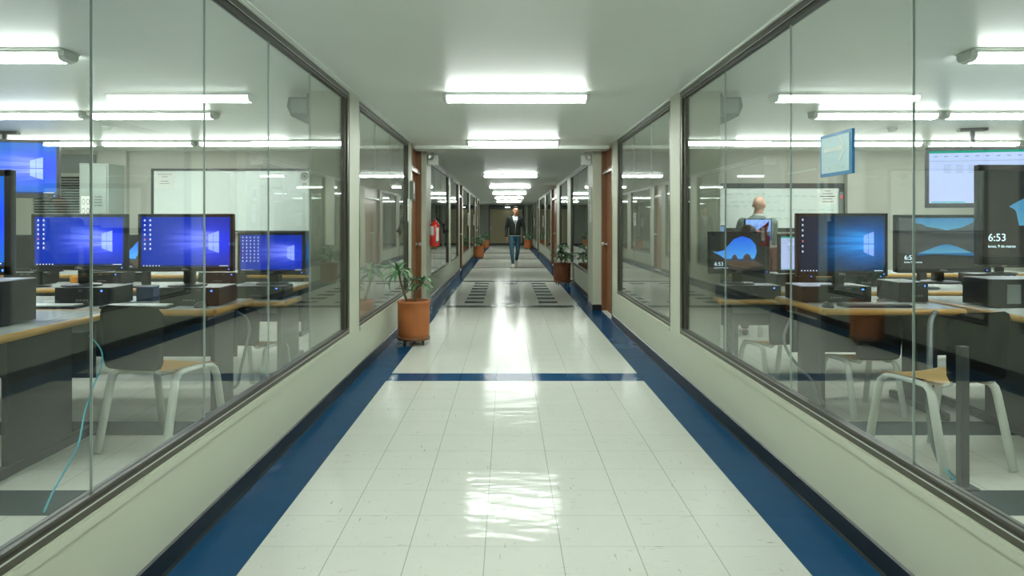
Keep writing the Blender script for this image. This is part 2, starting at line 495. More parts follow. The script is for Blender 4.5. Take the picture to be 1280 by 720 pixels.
wn = [0]
def window(side, y0, y1, seams, seg_w=.10):
    wn[0] += 1
    s = -1 if side < 0 else 1
    xp, xg = (XL, GL) if s < 0 else (XR, GR)
    r = struct(empty('window_%d' % wn[0], (xp, y0, SILL)))
    def L(x): return x - xp
    f = MB(); ln = y1 - y0; h = CEIL - SILL
    xi, xo = 0.004 * s, .062 * s
    zt = h - .012
    far = y0 > 11
    sw = .09 if far else .10
    # stepped rails: outer body and inner bead
    f.box(xi, xo, 0, ln, 0, .030); f.box(xi + s * .012, xo - s * .008, 0, ln, .030, .046)
    f.box(xi, xo, 0, ln, zt - .038, zt); f.box(xi + s * .012, xo - s * .008, 0, ln, zt - .056, zt - .038)
    for a, b_ in ((0, sw * .55), (ln - sw * .55, ln)): f.box(xi, xo, a, b_, .046, zt - .056)
    for a, b_ in ((sw * .55, sw), (ln - sw, ln - sw * .55)): f.box(xi + s * .014, xo - s * .008, a, b_, .046, zt - .056)
    f.build('frame', 'frame', r)
    g = MB()
    g.box(xi - s * .0015, xi + s * .004, .01, ln - .01, .024, .029); g.box(xi - s * .0015, xi + s * .004, .01, ln - .01, zt - .038, zt - .034)
    g.build('bead', 'groove', r)
    t = MB().box(-s * .012, s * .07, 0, ln, zt, h)
    t.build('head_trim', 'ceiling', r)
    ps = [y0 + sw] + list(seams) + [y1 - sw]
    p = MB(); q = MB()
    gx = L(xg)
    for i in range(len(ps) - 1):
        p.box(gx - .004, gx + .004, ps[i] - y0 + .0017, ps[i + 1] - y0 - .0017, .046, zt - .056)
    p.build('pane', 'glass', r)
    if seams:
        for y in seams: q.box(gx - .0042, gx + .0042, y - y0 - .0016, y - y0 + .0016, .046, zt - .056)
        q.build('joint_seal', 'seal', r)
    return r
SE = [[-1.9, -1.06, -.22, .6, 1.44, 2.276, 3.125, 3.965, 4.80], [7.17, 8.1], [13.0, 14.4], [], [], [], []]
for (a, b_), q in zip(LWIN, SE): window(-1, a, b_, q)
SE = [[-1.85, -.75, .35, 1.45, 2.55, 3.655, 4.75], [7.2, 8.2], [13.0, 14.5], [], [], [], [], []]
for (a, b_), q in zip(RWIN, SE): window(1, a, b_, q)

# interior walls
def wall(name, *bs, m='lab_wall'):
    mb = MB()
    for q in bs: mb.box(*q)
    return struct(mb.build(name, m))
wall('wall_lab_far_left', (-7.6, -1.62, 10.75, 10.88, 0, CEIL), (-6.05, -5.64, 10.66, 10.75, 0, CEIL))
wall('wall_lab_far_right', (1.75, 7.6, 10.75, 10.88, 0, CEIL), (5.02, 5.28, 10.62, 10.75, 0, CEIL))
wall('wall_lab_side_left', (-7.72, -7.6, -4.2, 10.88, 0, CEIL))
wall('wall_lab_side_right', (7.6, 7.72, -4.2, 10.88, 0, CEIL))
wall('wall_back', (-7.6, 7.6, -4.3, -4.2, 0, CEIL), m='wall')
wall('wall_room_left', (-5.2, -5.08, 10.88, 33, 0, CEIL), (-5.08, XL - .11, 32.9, 33.0, 0, CEIL), m='dark_room')
wall('wall_room_right', (4.6, 4.72, 10.88, 42.7, 0, CEIL), m='dark_room')
wall('wall_alcove_left', (-2.7, -2.58, 33.0, 42.7, 0, CEIL), m='end_wall')
wall('wall_end', (-2.7, 4.72, 42.7, 42.85, 0, CEIL), m='end_wall')
# end panel with dark surround
r = struct(empty('door_end_panel', (0, 42.7, 0)))
MB().box(-1.02, .90, -.05, 0, .12, 2.14).build('panel', 'roller', r)
mb = MB(); mb.box(-1.10, -1.02, -.07, 0, 0, CEIL - .002); mb.box(.90, 1.0, -.07, 0, 0, CEIL - .002); mb.box(-1.02, .90, -.09, 0, 2.14, CEIL - .002)
mb.box(-1.02, .90, -.06, 0, 0, .12)
mb.build('frame', 'board_frame', r)
MB().box(-1.0, -.95, -.075, -.05, 1.0, 1.12).build('handle', 'metal', r)
struct(MB().box(-2.58, -1.10, 42.68, 42.7, 0, .10).box(1.0, XR, 42.68, 42.7, 0, .10).build('baseboard_end', 'base'))
struct(MB().box(1.10, 1.22, 42.4, 42.7, 0, CEIL).build('trim_1', 'wall'))

dn = [0]
def door(side, y0, y1, double=False):
    dn[0] += 1
    s = side; xp = XL if s < 0 else XR
    r = struct(empty('door_%d' % dn[0], (xp, y0, 0)))
    ln = y1 - y0; j = .07
    f = MB()
    f.box(s * .0, s * .16, 0, j, 0, CEIL - .002); f.box(0, s * .16, ln - j, ln, 0, CEIL - .002)
    f.box(s * .02, s * .16, j, ln - j, 2.03, 2.09)
    f.build('frame', 'wood', r)
    MB().box(s * .07, s * .10, j, ln - j, 2.09, CEIL - .002).build('transom_panel', 'wood_leaf', r)
    MB().box(s * .012, s * .03, j, ln - j, 2.028, 2.052).build('head_strip', 'metal', r)
    n = 2 if double else 1
    w = (ln - 2 * j) / n
    for i in range(n):
        a = j + i * w
        lf = MB().box(s * .075, s * .115, a + .004, a + w - .004, .012, 2.03)
        lf.box(s * .068, s * .076, a + .09, a + w - .09, .15, .95, .003).box(s * .068, s * .076, a + .09, a + w - .09, 1.08, 1.9, .003)
        lo = lf.build('leaf', 'wood_leaf', r)
        hy = a + w - .07 if (i == 0) else a + .07
        hm = MB().lathe([(.025, 0), (.025, .012), (.011, .016), (.011, .045), (.027, .05), (.03, .065), (.02, .08), (.004, .083)], seg=16)
        h = hm.build('knob', 'metal', lo, (s * .07, hy, 1.0), (0, -s * PI / 2, 0))
    MB().box(-s * .0, s * .16, j, ln - j, 0, .012).build('threshold', 'white_plastic', r)
for a in LDOOR: door(-1, *a)
for i, a in enumerate(RDOOR): door(1, *a, double=(i == 1))

# cove where wall meets ceiling in the left hand corridor (thin plaster bead)
struct(MB().box(XL - .0, XL + .03, -4.2, 9.62, CEIL - .008, CEIL).box(XL, XL + .03, 11.45, 33, CEIL - .008, CEIL).build('trim_2', 'ceiling'))

# ------------------------------------------------------------------ ceiling lights
def make_light(ln=1.213):
    r = empty('ceiling_light')
    hw = ln / 2; e = .035
    def sec(top, bot, z0, z1): return [(-top, z1), (-bot, z0), (bot, z0), (top, z1)]
    MB().box(-hw + .005, hw - .005, -.102, .102, -.010, 0, .003).box(-hw + .02, hw - .02, -.086, .086, -.026, -.010).build('housing', 'white_plastic', r)
    d = MB()
    prof = [(-.080, -.024), (-.078, -.046), (-.062, -.062), (-.038, -.068), (.038, -.068), (.062, -.062), (.078, -.046), (.080, -.024)]
    d.prism(prof, 0, -hw + e, hw - e)
    d.build('diffuser', 'diff', r)
    pe = [(-.088, -.010), (-.086, -.048), (-.068, -.067), (-.04, -.073), (.04, -.073), (.068, -.067), (.086, -.048), (.088, -.010)]
    for sx in (-1, 1):
        c = MB()
        a, b_ = sorted((sx * (hw - e), sx * hw))
        n = len(pe)
        v0 = [c.bm.verts.new((sx * (hw - e), p[0], p[1])) for p in pe]
        v1 = [c.bm.verts.new((sx * hw, p[0] * .86, p[1] * .82)) for p in pe]
        for i in range(n): c.bm.faces.new((v0[i], v0[(i + 1) % n], v1[(i + 1) % n], v1[i]))
        c.bm.faces.new(v0); c.bm.faces.new(v1)
        c.build('end_cap', 'white_plastic', r)
    return r
L0 = make_light()
used = [False]
def light(x, y, label, group, z=CEIL):
    o = L0 if not used[0] else copy_tree(L0)
    used[0] = True
    o.location = (x, y, z); tag(o, label, 'ceiling light', group); return o
cl = [(-.76, 'tube light over the near corridor, well behind where the picture is taken'), (2.57, 'tube light on the corridor ceiling overhead, above the nearest floor tiles'),
      (5.98, 'largest lit white tube light across the corridor ceiling, nearest in the picture'), (9.32, 'second lit tube light along the corridor, just before the ceiling beam'),
      (15.75, 'third lit tube light along the corridor, first beyond the ceiling beam'), (20.6, 'fourth lit tube light along the corridor, second beyond the beam'),
      (25.0, 'fifth lit tube light along the corridor, third beyond the beam'), (29.6, 'sixth lit tube light, next to last in the corridor row'), (34.3, 'farthest full-length tube light of the corridor, above the walking man')]
fdm = None
for y, lb in cl:
    o = light(.075, y, lb, 'corridor ceiling lights')
    for c in o.children:
        if c.name.startswith('diffuser'):
            c.data = c.data.copy(); c.data.materials[0] = M['diff_far' if y > 12 else 'diff_near']
rows = {2.05: 'row abreast of the camera', 4.5: 'first visible row', 6.95: 'middle row', 9.4: 'whiteboard row'}
pos = ['beside the corridor glass', 'second from the corridor glass', 'third from the corridor glass']
for s, nm in ((-1, 'left'), (1, 'right')):
    x0 = 2.80 if s < 0 else 2.93
    for y, rn in rows.items():
        for i in range(3):
            xo = x0 + .61 + i * 1.26
            if y == 4.5 and s < 0: xo -= .08
            if y == 4.5 and s > 0: xo -= .08
            o = light(s * xo, y, '%s lab tube light, %s, %s' % (nm, rn, pos[i]), '%s lab ceiling lights' % nm)
            for c in o.children:
                if c.name.startswith('diffuser'):
                    if fdm is None: fdm = c.data.copy(); fdm.materials[0] = M['diff']
                    c.data = fdm
o = light(-1.95, 38.0, 'unseen tube light added in the far alcove to brighten the corridor end', 'corridor ceiling lights'); o.rotation_euler.z = PI / 2  # added lamp, hidden behind the wall, brightens the end wall
for c in o.children:
    if c.name.startswith('diffuser'): c.data = c.data.copy(); c.data.materials[0] = M['diff_far']
ex = MB().box(-.07, .09, -.03, 0, -.14, 0, .01)
r = empty('exit_lamp', (.02, 42.58, 2.30)); MB().box(-.15, .15, -.03, .03, -.035, .0, .005).build('housing', 'white_plastic', r)
MB().box(-.14, .14, -.028, .028, -.05, -.036).build('diffuser', 'diff', r)
MB().box(-.02, .02, -.01, .01, 0, .08).build('bracket', 'white_plastic', r)
tag(r, 'tiny lit lamp over the closed panel at the far end of the corridor', 'lamp')
ex.bm.free()

# ------------------------------------------------------------------ computer furniture
def desk(x0, x1, y0, y1, z, label, group, gable=None, modesty=True, end=0, lip=.034):
    """x0<x1; end=+1: the visible rounded end is at x1, -1: at x0"""
    cx, cy = (x0 + x1) / 2, (y0 + y1) / 2
    r = empty('computer_desk', (cx, cy, 0))
    a, b_, c, d = x0 - cx, x1 - cx, y0 - cy, y1 - cy
    MB().box(a + .012, b_ - .012, c + .012, d - .012, z - .040, z).build('desktop', 'desk_top', r)
    e = MB()
    rr = .021
    for (p, q) in (((a, c), (b_, c)), ((b_, c), (b_, d)), ((b_, d), (a, d)), ((a, d), (a, c))):
        pass
    e.tube([(a + .012, c + .012, z - .021), (b_ - .012, c + .012, z - .021)], rr, 10)
    e.tube([(b_ - .012, c + .012, z - .021), (b_ - .012, d - .012, z - .021)], rr, 10)
    e.tube([(a + .012, d - .012, z - .021), (b_ - .012, d - .012, z - .021)], rr, 10)
    e.tube([(a + .012, c + .012, z - .021), (a + .012, d - .012, z - .021)], rr, 10)
    e.build('edge_band', 'desk_edge', r)
    if modesty:
        MB().box(a + .1, b_ - .1, d - .06, d - .045, .33, z - .033).build('modesty_panel', 'desk_panel', r)
    for i, gx in enumerate((a + .07, b_ - .10)):
        g = MB().box(gx, gx + .03, -.5 * d, .42 * d, .05, z - .033)
        g.box(gx - .01, gx + .04, c + .08, d - .08, .0, .055, .008)
        g.build('leg', 'desk_panel', r)
    MB().box(a + .12, b_ - .12, d - .16, d - .06, z - .12, z - .034).build('cable_tray', 'grey_plastic', r)
    tag(r, label, 'desk', group)
    return r
desk(-6.2, -2.50, 3.40, 4.60, .75, 'wide pale desk with beech edge, nearest one in the left hand lab', 'desks in the left hand lab')
desk(-6.2, -1.88, 4.63, 5.33, .75, 'pale desk with beech edge carrying two blue monitors side by side', 'desks in the left hand lab')
desk(-6.2, -1.665, 5.42, 5.83, .718, 'lower narrow desk under the smaller icon-filled monitor near the column', 'desks in the left hand lab', modesty=False)
desk(-6.2, -1.95, 6.45, 7.2, .72, 'desk in the fourth row before the whiteboard, left hand lab', 'desks in the left hand lab')
desk(-6.0, -2.3, 8.2, 8.9, .72, 'rearmost desk in front of the whiteboard, left hand lab', 'desks in the left hand lab')
desk(3.08, 6.4, 3.2, 5.38, .75, 'wide desk with thick yellow edge under the huge black lock-screen display', 'desks in the right hand lab')
desk(2.05, 2.98, 4.66, 5.50, .75, 'short pale desk with yellow edge under the dark blue monitor', 'desks in the right hand lab')
desk(1.655, 5.2, 5.56, 5.83, .718, 'narrow desk under the arch-picture lock-screen monitor by the column', 'desks in the right hand lab', modesty=False)
desk(1.95, 6.2, 6.2, 6.95, .72, 'desk in the row of the spreadsheet monitor, right hand lab', 'desks in the right hand lab')
desk(2.2, 6.2, 8.35, 9.05, .72, 'rearmost desk in front of the seated person, right hand lab', 'desks in the right hand lab')

def tower(x, y, z, w, d, h, label, group, rz=0, sticker=False, top=True):
    r = empty('desktop_computer', (x, y, z), rz)
    MB().box(-w / 2, w / 2, -d / 2 + .012, d / 2, .006, h - .004, .004).build('case', 'black_case', r)
    MB().box(-w / 2 + .003, w / 2 - .003, -d / 2 + .014, d / 2 - .003, h - .004, h, .001).build('lid', 'case_lit_top', r)
    f = MB().box(-w / 2, w / 2, -d / 2, -d / 2 + .012, .006, h, .003)
    f.box(-w * .06, w * .38, -d / 2 - .002, -d / 2, h * .62, h * .72)
    f.build('front_panel', 'black', r)
    q = MB()
    for i in range(4): q.box(-w * .1 + i * .022, -w * .1 + i * .022 + .014, -d / 2 - .0025, -d / 2, h * .28, h * .36)
    q.box(w * .12, w * .2, -d / 2 - .0025, -d / 2, h * .84, h * .88).box(-w * .05, -w * .0, -d / 2 - .0025, -d / 2, h * .80, h * .86)
    q.build('port', 'grey_plastic', r)
    MB().box(w * .36, w * .39, -d / 2 - .003, -d / 2, h * .78, h * .86).build('power_button', 'led', r)
    ft = MB()
    for sx in (-1, 1):
        for sy in (-1, 1): ft.box(sx * w * .42 - .012, sx * w * .42 + .012, sy * d * .4 - .012, sy * d * .4 + .012, 0, .007)
    ft.build('foot', 'black', r)
    if sticker:
        MB().box(-w / 2 - .002, -w / 2, -.09, -.03, h * .25, h * .8).build('label', 'paper', r)
    tag(r, label, 'computer', group)
    return r

def icons(w, h, cols, rowsn, x0, z0, dx, dz, sz, mats=('icon', 'icon_red')):
    q = MB()
    for c in range(cols):
        for k in range(rowsn):
            x, z = x0 + c * dx, z0 - k * dz
            q.mi = 1 if (c == 0 and k == rowsn - 3) else 0
            q.box(x, x + sz, -.0012, 0, z - sz, z)
            q.mi = 0
            q.box(x - sz * .25, x + sz * 1.25, -.0012, 0, z - sz * 1.5, z - sz * 1.32)
    return q, list(mats)

def poly_part(name, pts, m, parent, y, t=.0008):
    mb = MB()
    f0 = [mb.bm.verts.new((p[0], y, p[1])) for p in pts]; f1 = [mb.bm.verts.new((p[0], y - t, p[1])) for p in pts]
    n = len(pts)
    for i in range(n): mb.bm.faces.new((f0[i], f0[(i + 1) % n], f1[(i + 1) % n], f1[i]))
    a = mb.bm.faces.new(f0[::-1]); b_ = mb.bm.faces.new(f1)
    bmesh.ops.triangulate(mb.bm, faces=[a, b_])
    return mb.build(name, m, parent)

def monitor(x, y, zb, w, h, z0, label, kind, group='monitors', rz=0, bez=.022, cat='monitor', name='computer_monitor', logo='DELL', stand=True):
    """zb: surface it stands on, z0: underside of the panel"""
    r = empty(name, (x, y, zb), rz)
    a = z0 - zb
    bb = bez * 1.5
    f = MB()
    f.box(-w / 2, w / 2, .004, .04, a, a + h, .006)
    f.box(-w / 2, -w / 2 + bez, -.008, .006, a, a + h, .003); f.box(w / 2 - bez, w / 2, -.008, .006, a, a + h, .003)
    f.box(-w / 2, w / 2, -.008, .006, a + h - bez, a + h, .003); f.box(-w / 2, w / 2, -.008, .006, a, a + bb, .003)
    f.build('bezel', 'black', r)
    back = MB().box(-w * .32, w * .32, .04, .065, a + h * .2, a + h * .8, .012).build('back_cover', 'black', r)
    sw, sh = w - 2 * bez, h - bez - bb
    sb = a + bb
    m = {'win': 'hero', 'wincyan': 'hero_cyan', 'windim': 'hero_dim', 'arch': 'rock_px', 'cliff': 'rock_px2', 'sheet': 'sheet_px', 'sheet2': 'sheet_px2',
         'off': 'screen_off', 'peak': 'mount_px', 'big': 'rock_px'}[kind]
    s = MB().box(-sw / 2, sw / 2, -.002, .003, 0, sh).build('screen', m, r, (0, 0, sb))
    def P(pts): return [((u - .5) * sw, v * sh) for u, v in pts]
    if kind in ('win', 'windim', 'wincyan'):
        n = {'win': (2, 7), 'windim': (1, 7), 'wincyan': (1, 4)}[kind]
        if label.startswith('smaller'): n = (5, 8)
        q, ms = icons(sw, sh, n[0], n[1], -sw * .47, sh * .95, sw * .062, sh * .095, sw * .015)
        for i in range(6): q.box(-sw * .48 + i * sw * .035, -sw * .48 + i * sw * .035 + sw * .012, -.0012, 0, sh * .012, sh * .03)
        q.box(sw * .38, sw * .48, -.0012, 0, sh * .014, sh * .026)
        q.build('icon', ms, s, (0, -.002, 0))
    if kind == 'arch':
        pts = [(.02, .52), (.10, .50), (.22, .55), (.30, .68), (.40, .86), (.55, .95), (.70, .88), (.80, .70), (.82, .50), (.78, .32), (.70, .28), (.40, .29), (.24, .31), (.16, .40), (.06, .47)]
        poly_part('sky_picture', P(pts), 'sky_px', s, -.002)
        poly_part('beach_picture', P([(.22, .27), (.78, .26), (.95, .12), (.60, .02), (.38, .02)]), 'sand_px', s, -.002)
        poly_part('sea_picture', P([(.25, .31), (.79, .31), (.74, .26), (.24, .27)]), 'sea_px', s, -.003)
        poly_part('sea_stack_picture', P([(.36, .28), (.37, .36), (.41, .44), (.45, .40), (.48, .28)]), 'sand_px', s, -.0035)
        poly_part('sea_stack_picture', P([(.56, .28), (.58, .38), (.63, .46), (.69, .42), (.73, .28)]), 'sand_px', s, -.0035)
        text_part('clock_text', '6:53', sh * .15, 'lock_text', s, (-sw * .45, -.004, sh * .16))
        text_part('date_text', 'lunes, 9 de marzo', sh * .055, 'lock_text', s, (-sw * .45, -.004, sh * .055))
    if kind == 'cliff':
        poly_part('sky_picture', P([(.18, .995), (.92, .995), (.80, .88), (.70, .80), (.62, .78), (.54, .75), (.44, .80), (.32, .82), (.26, .88), (.19, .89)]), 'sky_px2', s, -.002)
        poly_part('sea_picture', P([(.20, .20), (.90, .20), (.88, .29), (.80, .31), (.22, .29)]), 'sea_px', s, -.002)
        poly_part('lake_sky_picture', P([(.22, .285), (.82, .30), (.74, .36), (.66, .42), (.56, .47), (.48, .46), (.40, .39), (.30, .33)]), 'sky_px2', s, -.003)
        poly_part('shore_picture', P([(.0, .0), (1.0, .0), (1.0, .22), (.8, .24), (.6, .20), (.4, .27), (.2, .24), (.0, .30)]), 'rock_px', s, -.003)
        text_part('clock_text', '6:53', sh * .13, 'lock_text', s, (-sw * .44, -.005, sh * .20))
        text_part('date_text', 'lunes, 9 de marzo', sh * .05, 'lock_text', s, (-sw * .44, -.005, sh * .11))
    if kind == 'big':
        poly_part('sky_picture', P([(.165, .58), (.20, .55), (.225, .48), (.23, .36), (.8, .33), (.9, .6), (.75, .85), (.40, .72), (.27, .68), (.20, .62)]), 'sky_px2', s, -.002)
        text_part('clock_text', '6:53', sh * .125, 'lock_text', s, (-sw * .475, -.004, sh * .215))
        text_part('date_text', 'lunes, 9 de marzo', sh * .045, 'lock_text', s, (-sw * .475, -.004, sh * .115))
    if kind in ('sheet',):
        g = MB().box(-sw / 2, sw / 2, -.001, 0, sh * .955, sh).build('title_bar', 'px_green', s, (0, -.002, 0))
        q = MB()
        for k in range(5):
            for c in range(3):
                q.box(-sw * .38 + c * .10 * sw, -sw * .32 + c * .10 * sw, -.001, 0, sh * (.72 - k * .035), sh * (.727 - k * .035))
        for k in range(9): q.box(-sw * .05, sw * .07, -.001, 0, sh * (.60 - k * .032), sh * (.607 - k * .032))
        for c in range(11): q.box(-sw * .46 + c * .085 * sw, -sw * .43 + c * .085 * sw, -.001, 0, sh * .885, sh * .90)
        q.box(-sw * .5, sw * .5, -.001, 0, sh * .80, sh * .806)
        q.build('cell_text', 'px_grey', s, (0, -.002, 0))
        MB().box(-sw * .48, -sw * .2, -.001, 0, sh * .01, sh * .03).build('task_bar', 'px_teal', s, (0, -.002, 0))
    if kind == 'sheet2':
        ring = MB()
        for k in range(10):
            an = k * PI / 5; ring.box(math.cos(an) * .05 - .008, math.cos(an) * .05 + .008, -.001, 0, sh * .6 + math.sin(an) * .05 - .008, sh * .6 + math.sin(an) * .05 + .008)
        ring.build('badge', 'px_teal', s, (0, -.002, 0))
    if kind == 'peak':
        poly_part('peak_picture', P([(.45, .45), (.78, .75), (.95, .98), (.9, .6), (.82, .28), (.6, .38)]), 'px_dark', s, -.002)
        poly_part('cloud_picture', P([(.22, .38), (.3, .5), (.5, .48), (.66, .36), (.5, .30), (.25, .28)]), 'px_pink', s, -.003)
    if logo and bb > .02: text_part('logo', logo, bb * .7, 'metal', r, (0, -.0085, a + bb * .5), align='CENTER')
    MB().box(w * .45, w * .46, -.0095, -.008, a + bb * .4, a + bb * .6).build('power_light', 'led', r)
    if stand:
        MB().box(-.04, .04, .045, .08, .012, a + h * .4, .008).build('stand_neck', 'black', r)
        bm_ = MB(); bm_.lathe([(.125, 0), (.128, .006), (.12, .013), (.03, .018)], 0, .03, 28)
        bm_.build('stand_base', 'black', r)
    tag(r, label, cat, group)
    return r

GLb, GRb = 'monitors in the left hand lab', 'monitors in the right hand lab'
CL, CR = 'computers in the left hand lab', 'computers in the right hand lab'
def keyboard(x, y, z, label, group, rz=0):
    r = empty('keyboard', (x, y, z), rz)
    MB().box(-.22, .22, -.075, .075, 0, .016, .004).build('tray', 'black', r)
    k = MB()
    for j in range(5):
        n = 14 if j != 0 else 7
        for i in range(n):
            w = .40 / n
            k.box(-.2 + i * w + .002, -.2 + (i + 1) * w - .002, -.065 + j * .026, -.043 + j * .026, .016, .023)
    k.build('keys', 'grey_plastic' if 'black' in label else 'white_plastic', r)
    tag(r, label, 'keyboard', group)
def mouse(x, y, z, label):
    r = empty('computer_mouse', (x, y, z))
    mb = MB(); mb.ell((0, 0, .004), (.034, .058, .032))
    for v in list(mb.bm.verts):
        if v.co.z < 0: v.co.z = 0
    mb.build('shell', 'black', r); MB().box(-.004, .004, .015, .04, .028, .038, .003).build('scroll_wheel', 'grey_plastic', r)
    tag(r, label, 'computer mouse')
# left lab
tower(-2.85, 4.98, .75, .36, .32, .125, 'black desktop computer under the half-hidden blue monitor, second row', CL)
tower(-2.13, 4.98, .75, .40, .32, .125, 'black desktop computer under the clear blue monitor, beside a mouse', CL)
tower(-1.93, 5.66, .718, .42, .26, .105, 'black desktop computer under the icon-filled monitor near the column', CL)
tower(-3.02, 3.98, .75, .64, .30, .245, 'tall computer box with its lit top painted grey, end of the nearest desk', CL)
monitor(-2.93, 4.93, .875, .65, .385, .985, 'black monitor with blue window wallpaper partly hidden by the suited reflection', 'win', GLb)
monitor(-2.20, 4.93, .875, .65, .395, .975, 'black monitor with bright blue window wallpaper, centre of the left hand lab', 'win', GLb)
monitor(-1.86, 5.68, .823, .53, .335, .90, 'smaller black monitor with blue wallpaper and five columns of icons', 'win', GLb)
monitor(-3.09, 3.82, .995, .92, .56, 1.03, 'large near black display of which only one bezel edge shows', 'wincyan', GLb, bez=.035, logo=None)
monitor(-2.13, 6.62, .72, .66, .40, .83, 'blue-lit monitor standing behind the icon-filled monitor', 'windim', GLb)
monitor(-3.35, 6.62, .72, .50, .34, .86, 'monitor with beach arch lock screen peeping between the two blue monitors', 'arch', GLb)
monitor(-4.35, 6.62, .72, .50, .34, .86, 'dark monitor beyond the half-hidden blue monitor', 'off', GLb)
monitor(-4.9, 4.98, .75, .55, .35, .87, 'monitor at the far left of the second desk row', 'win', GLb)
keyboard(-2.42, 4.73, .75, 'white-keyed keyboard in front of the clear blue monitor', 'keyboards in the left hand lab')
keyboard(-3.02, 4.73, .75, 'white-keyed keyboard in front of the half-hidden blue monitor', 'keyboards in the left hand lab')
keyboard(-2.95, 3.62, .75, 'black keyboard on the nearest desk corner', 'keyboards in the left hand lab')
mouse(-2.03, 4.76, .75, 'black mouse beside the bright blue monitor near the desk end')
tag(MB().box(-2.66, -2.54, 5.16, 5.26, .75, .85, .004).build('blue_carton', 'blue_box'), 'small blue printed box between the two blue monitors', 'box')
tag(MB().box(-3.95, -3.82, 6.5, 6.6, .72, .82, .003).box(-3.94, -3.89, 6.495, 6.5, .76, .80).build('orange_carton', 'orange_box'), 'small orange box on the fourth row desk below the blue monitor', 'box')
for k, (tx, lb) in enumerate(((-2.75, 'behind the bright blue monitor'), (-3.85, 'behind the half-hidden blue monitor'), (-4.6, 'beyond the orange box'), (-5.2, 'at the far end of the fourth row'))):
    tower(tx, 6.97, .72, .36, .28, .12, 'small black computer on the fourth row desk ' + lb, CL)
monitor(-3.95, 6.97, .84, .50, .33, .90, 'dark monitor standing on the computer beyond the orange box', 'off', GLb)
monitor(-5.2, 6.97, .84, .50, .33, .92, 'dark monitor on the fourth row near the slatted window', 'off', GLb)
keyboard(-2.78, 6.55, .72, 'black keyboard on the fourth row desk behind the bright blue monitor', 'keyboards in the left hand lab')
for k, (tx, lb) in enumerate(((2.66, 'below the spreadsheet monitor'), (3.3, 'between the spreadsheet monitor and the blue picture'), (4.5, 'beyond the blue picture monitor'))):
    tower(tx, 6.76, .72, .36, .28, .12, 'small black computer on the row ' + lb, CR)
monitor(4.55, 6.6, .84, .50, .33, .90, 'dark monitor under the hung spreadsheet display', 'off', GRb)
# right lab
tower(2.30, 5.18, .75, .48, .32, .115, 'black desktop computer under the blue monitor beside the lab glass', CR)
tower(2.86, 5.22, .75, .20, .32, .14, 'upright small black computer under the cliff-picture monitor', CR)
tower(3.56, 4.85, .75, .80, .30, .19, 'wide black computer box with printed sticker on the yellow-edged desk', CR, sticker=False)
tower(1.90, 5.69, .718, .44, .24, .105, 'black desktop computer under the arch-picture lock screen', CR)
monitor(2.315, 4.98, .865, .628, .435, .94, 'black monitor with dark blue window wallpaper beside the lab glass', 'windim', GRb, bez=.02)
monitor(3.02, 4.99, .89, .66, .40, .965, 'black monitor with 6:53 lock screen of cliffs and lake', 'cliff', GRb)
monitor(1.835, 5.70, .823, .48, .335, .905, 'black monitor with 6:53 lock screen of a beach seen through an arch', 'arch', GRb)
monitor(3.30, 4.30, .94, .98, .60, 1.055, 'huge near display with 6:53 lock screen, cut off by the picture edge', 'big', GRb, bez=.036, logo=None)
monitor(2.66, 6.4, .72, .50, .35, .86, 'monitor with a white spreadsheet behind the blue monitor', 'sheet', GRb)
monitor(2.97, 8.52, .72, .32, .26, 1.10, 'small screen with mountain picture before the bald man', 'peak', GRb, bez=.012, logo=None)
monitor(2.43, 8.62, .72, .36, .22, 1.06, 'pale blue screen in front of the seated person', 'sheet2', GRb, bez=.012, logo=None)
monitor(3.75, 6.45, .72, .50, .33, .86, 'monitor with blue picture behind the gap between the two large monitors', 'arch', GRb)
keyboard(2.45, 4.80, .75, 'black keyboard in front of the dark blue monitor', 'keyboards in the right hand lab')
mouse(2.12, 4.76, .75, 'black mouse at the end of the yellow-edged desk')
# sticker on near right computer
r = [o for o in bpy.data.objects if o.get('label', '').startswith('wide black computer')][0]
q = MB(); random.seed(3)
q.box(-.30, -.21, -.156, -.1505, .03, .155)
q.build('sticker', 'grey_plastic', r)

# flat displays on ceiling mounts
def wall_tv(x, y, z0, w, h, rz, kind, label, px, mx_=0):
    r = monitor(x, y, z0, w, h, z0, label, kind, 'ceiling-hung displays', rz=rz, bez=.035, cat='television', name='hung_television', logo=None, stand=False)
    m = MB(); m.box(mx_ - .02, mx_ + .02, .06, .10, h * .4, CEIL - z0 - .01).box(mx_ - .14, mx_ + .14, .02, .14, CEIL - z0 - .03, CEIL - z0 - .001).box(mx_ - .10, mx_ + .10, .03, .06, h * .3, h * .8)
    m.build('ceiling_mount', 'black', r)
    return r
wall_tv(-5.86, 8.35, 1.60, 1.20, .68, math.radians(14), 'wincyan', 'large display with cyan window wallpaper hung from the ceiling beside the electrical cabinet', 0)
wall_tv(5.40, 8.05, 1.48, 1.30, .68, math.radians(-14), 'sheet', 'large display with a green-topped spreadsheet hung from the ceiling', 0, -.15)

